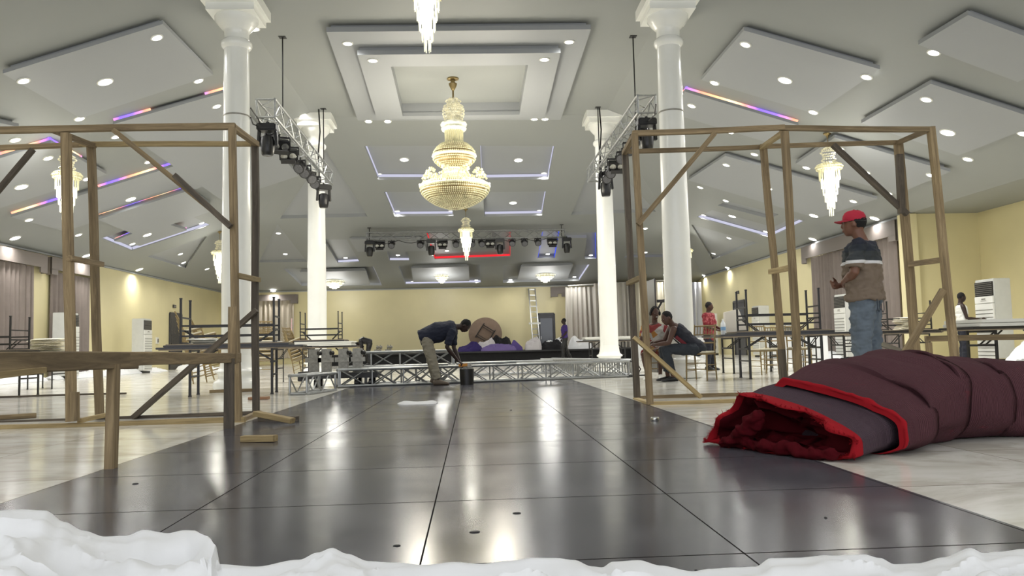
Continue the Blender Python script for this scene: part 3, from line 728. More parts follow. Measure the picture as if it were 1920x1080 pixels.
hanger('black rod holding the near end of the right truss', (3.46,15.9,7.0), (3.46,15.9,5.1)); hanger('black rod holding the far end of the right truss', (3.5,20.8,7.0), (3.5,20.8,5.1))
def movinghead():
    t = thing('moving_head_light', 'x', 'stage light')
    m = MB(); m.box((0,0,-.07), (.36,.26,.14)); m.box((0,0,.03), (.05,.05,.08)); m.obj('base', 'blackm', t, world=False, bevel=.02)
    for s in (-1,1): m = MB(); m.bar((s*.15,0,-.12), (s*.17,0,-.42), .05, .1, V((0,1,0))); m.obj('yoke_arm', 'blackm', t, world=False, bevel=.01)
    m = MB(); m.lathe([(.06,-.22),(.12,-.25),(.135,-.36),(.125,-.5),(.11,-.58),(.09,-.6)], n=16); m.obj('head', 'blackm', t, world=False, smooth=True)
    m = MB(); m.lathe([(.001,-.607),(.075,-.603),(.08,-.598)], n=16); m.obj('lens', 'glassd', t, world=False, smooth=True)
    return t
def parcan():
    t = thing('par_light', 'x', 'stage light')
    m = MB(); m.bar((0,0,.06), (0,0,-.02), .03); m.bar((-.13,0,-.02), (.13,0,-.02), .02, .04); m.bar((-.13,0,-.02), (-.13,0,-.16), .02, .04); m.bar((.13,0,-.02), (.13,0,-.16), .02, .04); m.obj('yoke', 'black', t, world=False)
    R = Matrix.Rotation(radians(35), 3, 'X'); m = MB()
    m.loft([[V((0,0,-.16)) + R @ V((r*cos(2*pi*k/16), z, r*sin(2*pi*k/16))) for k in range(16)] for r, z in ((.06,.11),(.11,.08),(.125,0),(.125,-.1),(.12,-.1))])
    m.obj('can', 'blackm', t, world=False, smooth=True)
    m = MB(); m.loft([[V((0,0,-.16)) + R @ V((r*cos(2*pi*k/16), z, r*sin(2*pi*k/16))) for k in range(16)] for r, z in ((.105,-.102),(.1,-.112),(.002,-.115))]); m.obj('lens', pm('grey_lens', (92,92,96), .25, var=.3, scale=60), t, world=False, smooth=True)
    return t
def blinder():
    t = thing('blinder_light', 'x', 'stage light')
    m = MB(); m.bar((0,0,.08), (0,0,0), .03); m.bar((-.2,0,0), (.2,0,0), .02, .04); m.bar((-.2,0,0), (-.2,0,-.16), .02, .04); m.bar((.2,0,0), (.2,0,-.16), .02, .04); m.obj('yoke', 'black', t, world=False)
    m = MB(); m.box((0,0,-.16), (.38,.2,.22), R=Matrix.Rotation(.5, 3, 'X')); m.obj('housing', 'blackm', t, world=False, bevel=.02)
    R = Matrix.Rotation(.5, 3, 'X')
    for s in (-1,1):
        m = MB(); m.loft([[V((0,0,-.16)) + R @ V((s*.09+r*cos(2*pi*k/14), z, r*sin(2*pi*k/14))) for k in range(14)] for r, z in ((.075,-.1),(.07,-.112),(.002,-.104))]); m.obj('lens', 'chrome', t, world=False, smooth=True)
    m = MB(); m.box((0,-.12,-.33), (.3,.02,.1), R=Matrix.Rotation(.9, 3, 'X')); m.obj('barn_door', 'black', t, world=False)
    return t
proto = {'m': movinghead(), 'p': parcan(), 'b': blinder()}; used = set()
catn = {'m': 'moving head light', 'p': 'par can light', 'b': 'twin blinder light'}
def fixture(k, loc, rz, lab, g):
    o = proto[k] if k not in used else copy_tree(proto[k]); used.add(k)
    o.location = loc; o.rotation_euler = rz if hasattr(rz, '__len__') else (0,0,rz); o['label'] = lab; o['group'] = g
    return o
back = [('m',694),('b',713),('p',735),('p',789),('m',809),('b',830),('p',855),('p',884),('p',903),('b',919),('m',937),('p',960),('p',983),('p',1008),('b',1035),('m',1062)]
cnt = {}
tot = {'m': 4, 'b': 4, 'p': 8}
for k, x in back:
    cnt[k] = cnt.get(k, 0)+1
    p = atY(x, 462, 30.9); fixture(k, (p.x, 30.75, 4.83), random.uniform(-.4, .4) if k == 'p' else 0, 'black %s under the back truss, %s of its kind from left' % (catn[k], ordn[cnt[k]-1]), 'stage lights on the back truss')
lft = [('m',(476,205),0,'nearest'),('p',(497,228),.8,'second'),('b',(513,243),.4,''),('p',(533,256),1.0,''),('b',(531,272),0.1,''),('p',(553,286),-.3,''),('p',(562,302),0,''),('p',(573,312),.6,''),('p',(582,322),0,''),('m',(571,338),.5,'')]
for i, (k, (x, y), rz, _) in enumerate(lft):
    p = atX(x, y, -3.9); z = min(p.z+.15, 5.0) if i != 9 else 5.0
    if i == 9: p = V((-3.95, 20.55, 0))
    fixture(k, (-3.78, max(p.y, 14.9), 4.93), rz, 'black %s on the left column truss, %s from the near end' % (catn[k], ordn[i]), 'stage lights on the left truss')
rgt = [('m',(1234,190),0),('p',(1208,215),-.4),('p',(1196,232),-.8),('p',(1183,244),-.2),('p',(1170,262),-.5),('b',(1158,280),0),('p',(1148,293),-.2),('p',(1140,303),0),('m',(1138,310),0)]
for i, (k, (x, y), rz) in enumerate(rgt):
    p = atX(x, y, 3.47); fixture(k, (3.42, max(p.y, 14.8), 4.93), rz, 'black %s on the right column truss, %s from the near end' % (catn[k], ordn[i]), 'stage lights on the right truss')
for side, X, lab in ((-1, -3.9, 'black power cables sagging along the left truss'), (1, 3.47, 'black power cables sagging along the right truss')):
    m = MB(); m.path([(X+.05*sin(i*1.7), 14.2+i*.33, 5.03-.13*abs(sin(i*.9))) for i in range(20)], .014, 6); m.path([(X-.06*sin(i*1.1), 14.2+i*.33, 5.0-.17*abs(sin(i*.7+1))) for i in range(20)], .012, 6)
    tag(m.obj('power_cable', 'black', smooth=True), lab, 'cable')
m = MB(); m.path([(-3.8+i*.25, 30.85, 4.86-.12*abs(sin(i*.8))) for i in range(30)], .013, 6); tag(m.obj('power_cable', 'black', smooth=True), 'black power cable looped along the back truss', 'cable')
for i, (X, Y) in enumerate(((-3.93,20.75),(3.55,20.85))):
    m = MB(); m.path([(X, Y, 7.0), (X+.03,Y,6.4), (X-.02,Y,5.8), (X,Y,5.2)], .02, 6); tag(m.obj('drop_cable', 'black', smooth=True), 'thick black cable dropping to the far end of the %s truss' % ('left', 'right')[i], 'cable')

# ================================================================== TIMBER FRAMES
def P3(x, y, Y): return atY(x, y, Y)
tL = thing('timber_scaffold', 'tall box frame of rough timber standing at the left of the walkway', 'wooden frame', (-2.6, 7.9, 0), 0, 'tall timber box frames')
FY, RY = 7.6, 8.4
def fb(parent, name, a, b, w=.06, h=None, mat='wood'):
    beam(name, P3(*a), P3(*b), w, h or w, mat, parent)
fb(tL,'post',(436,240,FY),(446,789,FY),.065); fb(tL,'post',(478,266,RY),(480,774,RY),.065,None,'woodd'); fb(tL,'post',(124,250,FY),(134,790,FY),.075); fb(tL,'post',(171,272,RY),(186,780,RY),.07)
fb(tL,'post',(-250,250,FY),(-232,812,FY),.07)
fb(tL,'rail',(-270,248,FY),(441,238,FY),.055,.06); fb(tL,'rail',(-200,287,RY),(160,270,RY),.05); fb(tL,'rail',(150,271,RY),(482,270,RY),.05,None,'woody')
fb(tL,'rail',(100,245,FY),(178,273,RY),.05); fb(tL,'rail',(436,238,FY),(482,271,RY),.055)
fb(tL,'rail',(-270,814,FY),(460,787,FY),.05,.06,'woody'); fb(tL,'rail',(-200,800,RY),(485,775,RY),.06,.05,'woodd'); fb(tL,'rail',(450,790,FY),(486,774,RY),.05)
fb(tL,'brace',(213,244,FY-.06),(434,424,FY-.06),.045); fb(tL,'brace',(328,328,FY-.12),(433,425,FY-.12),.06,.05,'woodd')
fb(tL,'brace',(62,280,RY-.06),(-60,425,RY-.06),.05,None,'woodd'); fb(tL,'brace',(250,784,RY-.07),(482,582,RY-.07),.08,.05,'woodd')
fb(tL,'tie',(130,484,FY-.05),(190,496,RY-.05),.05); fb(tL,'tie',(444,517,FY),(484,524,RY),.05,None,'woody'); fb(tL,'rail',(150,790,FY),(205,778,RY),.04,None,'woody')
fb(tL,'post',(141,735,FY-.07),(141,789,FY-.07),.06)
tR = thing('timber_scaffold', 'tall box frame of rough timber at the right, behind the carpet roll', 'wooden frame', (2.0, 8.6, 0), 0, 'tall timber box frames')
FY, RY = 8.25, 9.2
fb(tR,'post',(1190,250,FY),(1219,758,FY),.065); fb(tR,'post',(1171,284,RY),(1194,748,RY),.07,None,'woodd'); fb(tR,'post',(1745,240,FY),(1797,737,FY),.07); fb(tR,'post',(1685,266,RY),(1722,730,RY),.085)
fb(tR,'post',(1686,290,RY-.08),(1690,400,RY-.08),.07,None,'woodd')
fb(tR,'post',(1471,247,FY),(1500,746,FY),.07); fb(tR,'post',(1431,274,RY),(1474,741,RY),.07); fb(tR,'post',(1466,655,RY-.08),(1471,741,RY-.08),.07,None,'woodd')
fb(tR,'rail',(1186,251,FY),(1470,240,FY),.055); fb(tR,'rail',(1462,240,FY),(1750,243,FY),.055); fb(tR,'rail',(1172,284,RY),(1434,275,RY),.05); fb(tR,'rail',(1425,275,RY),(1690,267,RY),.05)
fb(tR,'rail',(1170,287,RY),(1192,249,FY),.055); fb(tR,'rail',(1683,268,RY),(1750,241,FY),.05); fb(tR,'rail',(1428,277,RY),(1472,245,FY),.05,None,'woody')
fb(tR,'brace',(1340,250,FY-.06),(1196,421,FY-.06),.05); fb(tR,'brace',(1562,272,RY-.07),(1701,402,RY-.07),.06,None,'woodd')
fb(tR,'brace',(1189,632,FY-.07),(1313,745,FY-.07),.07,.04,'woody'); fb(tR,'brace',(1768,543,FY-.06),(1690,672,FY-.06),.06)
fb(tR,'tie',(1178,532,RY),(1208,519,FY),.05,.05,'woody'); fb(tR,'tie',(1444,510,RY),(1487,501,FY),.05,.06,'woody'); fb(tR,'tie',(1703,497,RY),(1768,488,FY),.05,.06)
fb(tR,'rail',(1218,757,FY),(1810,740,FY),.07,.05,'woody'); fb(tR,'rail',(1192,747,RY),(1740,728,RY),.06,.05,'wood'); fb(tR,'rail',(1193,750,RY),(1220,759,FY),.07,.06,'woody')
# low rail beside the walkway, left
t = thing('timber_rail', 'low timber rail on legs running along the left walkway edge', 'wooden rail', (-2.09, 4.7, 0))
beam('rail', atX(-40,682,-2.09), atX(250,676,-2.09), .07, .1, 'wood', t); beam('rail', atX(200,674,-2.09), atX(446,671,-2.09), .06, .085, 'wood', t); beam('rail', atX(-20,708,-2.06), atX(80,694,-2.06), .04, .03, 'woody', t)
beam('leg', (-2.09, 4.72, 0), (-2.08, 4.72, .6), .075, .05, 'wood', t); beam('leg', (-2.09, 6.95, 0), (-2.09, 6.95, .6), .08, .05, 'woodd', t); beam('leg', (-2.09, 7.05, .55), (-2.09, 7.05, 1.05), .07, .05, 'wood', t)
beam('leg', (-2.1, 2.9, 0), (-2.1, 2.9, .6), .07, .05, 'wood', t)
# low bench rail at the right
t = thing('timber_rail', 'low timber bench rail at the right edge behind the carpet', 'wooden rail', (7.0, 9.2, 0))
beam('rail', P3(1735,636,9.6), P3(1990,630,9.2), .09, .07, 'wood', t)
for x in (1742, 1960): q = P3(x, 642, 9.5); beam('leg', (q.x, 9.5, 0), (q.x, 9.5, q.z), .06, .06, 'wood', t)
# scraps
def scrap(label, a, b, w=.06, h=.04, mat='woody'):
    o = beam('timber_offcut', a, b, w, h, mat, None); tag(o, label, 'wood offcut', 'timber offcuts on the floor')
scrap('short timber offcut lying alone on the dark walkway', atZ(455,822,.03), atZ(516,822,.03), .07, .045)
scrap('timber offcut leaning on another beside the left frame foot', atZ(478,776,.1), atZ(548,789,.04), .08, .045)
scrap('dark timber offcut under the leaning one beside the left frame', atZ(486,786,.025), atZ(558,785,.025), .08, .045, 'woodd')
scrap('timber plank lying before the base of the front left column', atZ(393,734,.03), atZ(474,731,.03), .1, .05, 'wood')
scrap('small reddish plank on the marble right of the front left column', atZ(467,747,.02), atZ(504,746,.02), .12, .035, pm('reddish_board', (140,106,80), .8))
scrap('long thin lath on the marble left of the frame', atZ(-60,746,.02), atZ(236,738,.02), .06, .03, 'woodd')
scrap('grey board lying by the left edge of the photo', atZ(-40,785,.03), atZ(67,778,.03), .08, .05, 'wood')

# ================================================================== CURTAINS
def wave(t, seed, amp): return 1.5*amp*(sin(t*2*pi*4.2+2*noise.noise(V((t*3, seed, 0))))+.4*sin(t*31+seed))*(.7+.5*noise.noise(V((t*2, seed, 5))))
def curtain(name, label, p, q, z0, z1, mat, nrm, cat='curtain', amp=.05, group=None, taper=0, seed=1, z1b=None, gather=0):
    p = V((*p, 0)); q = V((*q, 0)); L = (q-p).length; n = max(30, int(L*34)); rows = []; nv = V((*nrm, 0)); m = MB()
    for j in range(9):
        u = j/8; row = []
        for i in range(n+1):
            t = i/n; zt = z1 + ((z1b if z1b is not None else z1)-z1)*t; z = zt+(z0-zt)*u
            tt = t + gather*u*(.5-t) ; b = p.lerp(q, tt)
            row.append(b + nv*(.09+wave(t*L, seed, amp)*(.5+.6*u)) + V((0,0,z)))
        rows.append(row)
    m.sheet(rows); back = [[v - nv*.012 for v in r] for r in rows]; m.sheet(back)
    o = m.obj(name, mat, smooth=True); tag(o, label, cat, group)
    # start row at the top edge joined so that the cloth has thickness
    return o
def pelmet(label, p, q, z0, z1, nrm, step=.35, sd=.16):
    """board across the top of a curtain with deeper ends"""
    p = V((*p, 0)); q = V((*q, 0)); nv = V((*nrm, 0)); d = (q-p).normalized(); m = MB()
    o_ = nv*.17
    m.bar(p+o_+UP*(z0+z1)/2, q+o_+UP*(z0+z1)/2, .05, z1-z0)
    for a, s in ((p, 1), (q, -1)):
        m.bar(a+o_+UP*(z0-sd/2+.01), a+o_+d*s*step+UP*(z0-sd/2+.01), .05, sd); m.bar(a+nv*.025+UP*(z0+z1-sd)/2+d*s*.025, a+o_+UP*(z0+z1-sd)/2+d*s*.025, .05, z1-z0+sd)
    t = m.obj('pelmet', 'valance'); tag(t, label, 'pelmet', 'grey pelmets over the windows'); return t
curtain('curtain', 'grey floor length curtain at the left edge of the photo', (XL, 18.4), (XL, 23.2), .03, 3.25, 'curtain', (1,0), group='grey curtains', seed=2)
curtain('curtain', 'grey curtain behind the timber posts, beside the left air conditioner', (XL, 24.2), (XL, 26.6), .03, 3.2, 'curtain', (1,0), group='grey curtains', seed=5)
pelmet('grey stepped pelmet over the curtain at the left edge', (XL, 18.2), (XL, 23.8), 3.25, 3.62, (1,0)); pelmet('grey stepped pelmet over the curtain behind the timber posts', (XL, 24.05), (XL, 26.9), 3.25, 3.62, (1,0))
curtain('curtain', 'long grey curtain left of the man in the red cap', (XR, 26.4), (XR, 24.3), .05, 3.4, 'curtain', (-1,0), group='grey curtains', seed=8)
curtain('curtain', 'long grey curtain behind and right of the man in the red cap', (XR, 24.25), (XR, 20.9), .05, 3.4, 'curtain', (-1,0), group='grey curtains', seed=9)
pelmet('grey stepped pelmet over the right aisle curtains', (XR, 26.95), (XR, 20.8), 3.4, 3.82, (-1,0))
pelmet('grey pelmet high on the back wall, left corner', (-12.0, YB), (-8.75, YB), 3.2, 3.5, (0,-1)); curtain('curtain', 'thin beige curtain on the back wall, left corner', (-11.9, YB), (-8.95, YB), .3, 3.25, pm('beige_curtain', (186,176,160), .85), (0,-1), group='back wall curtains', seed=11)
pelmet('small grey pelmet on the back wall above the purple shirted man', (4.05, YB), (4.95, YB), 3.25, 3.6, (0,-1))
curtain('sheer_drape', 'white sheer drape hanging behind the man in purple', (4.75, YB-.5), (6.2, YB-.6), .46, 3.55, 'sheer', (0,-1), 'drape', .07, 'white sheer drapes', seed=3, gather=-.1)
curtain('sheer_drape', 'tall white drape behind the back right column', (6.1, YB-1.2), (8.0, YB-1.2), .46, 3.66, 'sheer', (0,-1), 'drape', .07, 'white sheer drapes', seed=4)
curtain('sheer_drape', 'cream drape between the timber posts at the back', (8.05, YB-1.2), (9.6, YB-1.2), .02, 3.66, pm('cream_drape', (206,200,182), .9), (0,-1), 'drape', .06, 'white sheer drapes', seed=6)
curtain('sheer_drape', 'bluish white drape left of the front right column', (9.7, YB-1.5), (11.5, YB-1.3), .0, 3.6, pm('blue_white_drape', (196,198,206), .9), (0,-1), 'drape', .07, 'white sheer drapes', seed=7)
m = MB(); m.bar((4.9, YB-.65, 3.62), (9.7, YB-1.15, 3.75), .05, .05); tag(m.obj('drape_rail', 'white'), 'white rail carrying the sheer drapes at the back', 'rail')

# ================================================================== AIR CONDITIONERS
def aircon():
    t = thing('air_conditioner', 'x', 'air conditioner')       # front looks along -Y, base at z 0
    W, D, Hh = .66, .45, 1.9
    m = MB(); m.box((0,.02,.06+Hh/2), (W, D-.04, Hh-.06)); m.obj('cabinet', 'acside', t, world=False, bevel=.012)
    m = MB(); m.box((0,.03,.03), (W-.02, D-.06, .07)); m.obj('base', 'black', t, world=False)
    y = -D/2
    m = MB(); m.box((0,y+.03,Hh-.2), (W-.03,.03,.33)); m.obj('air_outlet', 'black', t, world=False)
    m = MB()
    for k in range(7): m.box((0, y+.012, Hh-.33+k*.044), (W-.05, .03, .008))
    m.bar((-W/2+.02,y+.02,Hh-.2), (-W/2+.02,y+.021,Hh-.2), .03, .34, V((0,0,1)))
    stuff(m.obj('outlet_slats', 'steel', t, world=False))
    m = MB(); m.box((0,y+.02,Hh-.45), (W,.04,.16)); m.obj('control_panel', 'white', t, world=False, bevel=.008)
    m = MB(); m.box((0,y-.003,Hh-.43), (.14,.006,.022)); m.box((0,y-.003,Hh-.47), (.2,.006,.006)); m.obj('badge', 'steel', t, world=False)
    m = MB(); m.box((0,y+.02,.1+(Hh-.65)/2), (W,.04,Hh-.63)); m.obj('front_panel', 'white', t, world=False, bevel=.006)
    m = MB()
    for k in range(13): m.box((0, y-.002, .16+k*.088), (W-.04, .012, .012))
    stuff(m.obj('intake_slots', pm('slot_grey', (96,94,88), .6), t, world=False))
    return t
A0 = aircon(); G1 = 'white floor standing air conditioners'
A0.location = (-11.9, 23.9, 0); A0.rotation_euler = (0,0,pi/2); A0['label'] = 'white floor standing air conditioner behind the left timber post'; A0['group'] = G1
dup(A0, (-11.75, 28.9, 0), pi/2, 'white floor standing air conditioner against bare wall, left aisle', G1)
q = atX(1833, 560, 12.0); dup(A0, (12.15, 17.9, 0), -pi/2, 'white air conditioner at the right edge above the table', G1)
dup(A0, (11.05, 22.9, 0), -pi/2, 'white air conditioner directly behind the man in the red cap', G1)
dup(A0, (10.9, 29.5, 0), -pi/2, 'small looking air conditioner behind the black tables, right aisle', G1)
dup(A0, (11.2, 36.8, 0), -pi/2, 'pale air conditioner behind the woman in the red blouse', G1)

# ================================================================== TABLES AND CHAIRS
def ftable(name, inset, topmat='tabtop', L=1.9, W=.75):
    t = thing(name, 'x', 'table')
    m = MB(); m.box((0,0,.735), (L,W,.03)); m.obj('tabletop', topmat, t, world=False, bevel=.006)
    m = MB(); m.box((0,0,.712), (L-.06,W-.06,.016)); m.obj('underside', 'tabedge', t, world=False)
    for s in (-1,1):
        x = s*(L/2-inset); m = MB(); b = .032
        for yy in (-1,1): 
            l = MB(); l.bar((x, yy*(W/2-.09), 0), (x, yy*(W/2-.09), .71), b); l.box((x, yy*(W/2-.09), .01), (.04,.04,.02)); l.obj('leg', 'black', t, world=False)
        m.bar((x,-(W/2-.09),.3), (x,W/2-.09,.3), .025); m.obj('cross_bar', 'black', t, world=False)
        m = MB(); m.bar((x,-(W/2-.09),.69), (x,W/2-.09,.69), .025); m.obj('cross_bar', 'black', t, world=False)
        if s == 1 and inset < .3:
            for yy in (-1,1):
                for z_ in (.43,.585): l = MB(); l.bar((-x, yy*(W/2-.09), z_), (x, yy*(W/2-.09), z_), .026); l.obj('long_rail', 'black', t, world=False)
        m = MB(); m.bar((x, .06, .5), (x-s*.3, .06, .7), .018); m.bar((x, -.06, .5), (x-s*.3, -.06, .7), .018); m.bar((x-.01,-(W/2-.09),.5), (x-.01,W/2-.09,.5), .03); m.obj('folding_brace', 'black', t, world=False)
    return t
TA = ftable('folding_table', .42); TB = ftable('folding_table', .24); nused = {0: False, 1: False}
def tab(kind, xl, xr, Y, label, z=0.0, inv=False, rz=0.0, sz=1.0, group='black folding tables', L=1.9):
    a, b = atY(xl, 640, Y).x, atY(xr, 640, Y).x
    src = (TA, TB)[kind]; o = src if not nused[kind] else copy_tree(src); nused[kind] = True
    o.location = ((a+b)/2, Y, z + (.75*sz if inv else 0)); o.rotation_euler = (pi if inv else 0, 0, rz); o.scale = ((b-a)/L, 1, sz)
    o['label'] = label; o['group'] = group; return o
tab(0, 309, 570, 12.6, 'black folding table in front of the front left column', rz=.12)
tab(1, 322, 545, 12.7, 'upside down black table, legs up, on the table by the left column', z=.752, inv=True, rz=.1)
tab(0, 506, 592, 16.9, 'black folding table behind the left frame post, right of the column')
tab(0, 560, 672, 19.2, 'black folding table carrying white table tops behind the back left column')
tab(0, 1344, 1578, 13.3, 'long black folding table behind the leaning timber posts', rz=-.05)
tab(1, 1372, 1548, 13.4, 'upside down black table, legs up, among the right timber posts', z=.752, inv=True, rz=-.05)
tab(0, 1326, 1492, 15.6, 'black folding table behind the seated pair, beside the gold chairs', rz=.05)
tab(0, 1498, 1590, 16.4, 'black folding table left of the man in the red cap')
tab(1, 1586, 1648, 19.5, 'narrow table with white cloth behind the legs in blue jeans')
tab(0, 1650, 1752, 17.2, 'black folding table right of the man in the red cap')
tab(1, 1640, 1748, 17.3, 'upside down black table right of the man in the red cap', z=.752, inv=True, sz=.9)
tab(0, 1790, 2010, 10.6, 'white topped folding table cut by the right edge of the photo', rz=.04)
tab(0, 1083, 1192, 24.0, 'black folding table carrying white table tops behind the right column')
tab(1, -70, 74, 13.9, 'black folding table cut by the left edge of the photo')
tab(1, -80, 54, 13.9, 'upside down black table, legs up, at the left edge of the photo', z=.752, inv=True, sz=.8)
tab(0, 50, 130, 17.0, 'folding table under the linen pile by the left curtain')
o = copy_tree(TA); o.location = (6.25, 17.3, .96); o.rotation_euler = (0, -pi/2, 0); o.location = (6.25+.3, 17.3, .96); o.rotation_euler = (0, radians(-90), 0)
o['label'] = 'black folding table stood on its end beside the woman in red'; o['group'] = 'black folding tables'; o.location = (atY(1300,600,17.3).x+.12-.3, 17.3, .96); o.rotation_euler = (0, radians(90), pi)
# table brown underside leaning by the jeans
o = copy_tree(TB); o.location = atY(1655,650,16.0); o.rotation_euler = (radians(20), radians(22), 0); o.location.z = .1; o.scale = (.7,.8,.5); o['label'] = 'folded table tilted on its side right of the blue jeans'; o['group'] = 'black folding tables'
def stackof(n, c, d, rz, labels, mat='tabwhite', th=.035, name='table_board', group='white table boards', cat='table top'):
    for k in range(n):
        m = MB(); m.box((0,0,0), (d[0]*(1-.01*k), d[1], th*.9)); o = m.obj(name, mat, bevel=.006)
        o.location = (c[0]+random.uniform(-.03,.03), c[1]+random.uniform(-.03,.03), c[2]+th*(k+.5)); o.rotation_euler = (0,0,rz+random.uniform(-.02,.02))
        tag(o, labels % ('bottom', 'second', 'third', 'top')[k if k < n-1 else 3], cat, group)
q0, q1 = atY(551,655,18.9), atY(662,655,18.9); stackof(3, ((q0.x+q1.x)/2, 19.1, .752), (q1.x-q0.x, .75), 0, 'white table board behind the back left column, %s of its pile')
q0, q1 = atY(1094,640,24), atY(1187,640,24); stackof(3, ((q0.x+q1.x)/2, 24, .752), (q1.x-q0.x, .75), 0, 'white table board behind the back right column, %s of its pile')
q0, q1 = atY(1795,605,10.6), atY(2010,600,10.6); stackof(2, ((q0.x+q1.x)/2, 10.6, .752), (q1.x-q0.x, .78), .04, 'thick grey white table board at the right edge, %s of the two', th=.05)
for i, (x, y0, y1, Y) in enumerate(((572,601,648,19.3),(632,600,652,19.3),(640,604,652,19.6),(564,622,652,19.3))):
    pass
o = tab(1, 556, 650, 19.2, 'upside down table frame, legs up, behind the back left column', z=.86, inv=True, sz=.95)

def chair():
    t = thing('chiavari_chair', 'x', 'chair'); g = M['gold']   # faces -Y
    m = MB(); m.box((0,0,.44), (.4,.4,.025)); m.obj('seat_frame', 'gold', t, world=False, bevel=.006)
    m = MB(); m.box((0,0,.468), (.385,.385,.035)); m.obj('seat_cushion', 'cream', t, world=False, bevel=.015)
    for s in (-1,1):
        m = MB(); m.tube((s*.175,-.175,.44), (s*.18,-.2,0), .016, .012, 8); m.obj('leg', 'gold', t, world=False, smooth=True)
        m = MB(); m.path([(s*.18,.23,0), (s*.175,.18,.44), (s*.18,.2,.7), (s*.185,.25,.93)], [.012,.016,.016,.013], 8); m.obj('back_post', 'gold', t, world=False, smooth=True)
    m = MB(); m.tube((-.18,.243,.905), (.18,.243,.905), .014); m.tube((-.18,.215,.76), (.18,.215,.76), .01); m.tube((-.18,.19,.62), (.18,.19,.62), .012); m.obj('back_rail', 'gold', t, world=False, smooth=True)
    m = MB()
    for k in range(6): x = -.13+k*.052; m.tube((x,.215,.76), (x,.243,.905), .008, n=6)
    m.obj('spindle_row', 'gold', t, world=False, smooth=True)
    m = MB()
    for z, d in ((.16,.19),(.26,.186)):
        for s in (-1,1): m.tube((s*d,-d,z), (s*d,d+.02,z), .009, n=6)
        m.tube((-d,-d,z+.03), (d,-d,z+.03), .009, n=6)
    m.obj('stretchers', 'gold', t, world=False, smooth=True)
    return t
CH = chair(); CG = 'gold chiavari chairs standing on the floor'
CH.location = (atY(1318,700,13.05).x, 13.15, 0); CH.rotation_euler = (0,0,radians(-38)); CH['label'] = 'gold chair under the man in the black tank top'; CH['group'] = CG
wc = atY(1243,700,13.8); dup(CH, (wc.x, 13.95, 0), radians(-10), 'gold chair under the woman with headphones', CG)
for x, Y, rz, lab in ((1433,14.7,.2,'gold chair under the long black table, left one'), (1500,15.8,-.1,'gold chair under the long black table, right one'), (1452,17.0,2.9,'gold chair whose back rises over the black table')):
    dup(CH, (atY(x,690,Y).x, Y, 0), rz, lab, CG)
def chairpile(x, Y, n, rz, tilt, lab, dx=-.02, dz=.1, z0=0):
    p = atY(x, 690, Y)
    for k in range(n):
        R = Matrix.Rotation(rz, 3, 'Z') @ V((0, -dx*k, 0))
        dup(CH, (p.x+R.x, Y+R.y, z0+dz*k), (tilt, 0, rz), lab % ordn[k], 'stacked gold chairs')
chairpile(384, 17.6, 8, 1.9, radians(-14), 'gold chair in the stack left of the left column, %s from bottom', z0=.02)
chairpile(408, 18.4, 7, 1.9, radians(-14), 'gold chair in the stack partly hidden by the left column, %s from bottom', z0=.02)
chairpile(497, 19.2, 6, .3, radians(-8), 'gold chair in the stack between timber post and column, %s from bottom', z0=.02)
chairpile(572, 22.6, 6, 1.2, radians(-18), 'gold chair in the leaning stack by the back left column, %s from bottom', z0=.02)

# folded linen
def linen(x, Y, z, w, d, n, lab, mat='cream', group='folded linen piles', base=None):
    p = atY(x, 650, Y)
    for k in range(n):
        m = MB(); hh = .035; N = 14; s = random.random()*30; rings = []
        for i in range(5):
            u = (-1,-.96,0,.96,1)[i]
            rings.append([V((u*w/2*(1+.04*noise.noise(V((s,j*.4,1)))), d/2*cos(2*pi*j/N), hh*.5*sin(2*pi*j/N)*(1 if abs(u) < 1 else .5)+.01*noise.noise(V((s,j*.5,u*2))))) for j in range(N)])
        m.loft(rings); o = m.obj('folded_cloth', mat, smooth=True); o.location = (p.x+random.uniform(-.04,.04), Y, z+hh*(k+.5)); o.rotation_euler = (0,random.uniform(-.02,.02),random.uniform(-.1,.1))
        tag(o, lab % ordn[k], 'cloth', group)
linen(91, 17.0, .753, .62, .4, 8, 'folded cream cloth in the pile by the left curtain, %s from bottom')
linen(1700, 17.1, .79, .36, .36, 8, 'folded cream cloth in the pile right of the red cap man, %s from bottom')
linen(1475, 17.6, .76, .34, .34, 7, 'folded white cloth in the pile behind the timber posts, %s from bottom', 'white')
linen(385, 12.6, .775, .42, .3, 3, 'folded white cloth on the table by the left column, %s from bottom', 'white')
linen(500, 12.8, .775, .4, .25, 1, 'rolled white cloth right of the left column base, %s one', 'white')
o = tab(0, 1440, 1510, 17.6, 'black folding table carrying white linen behind the timber posts')

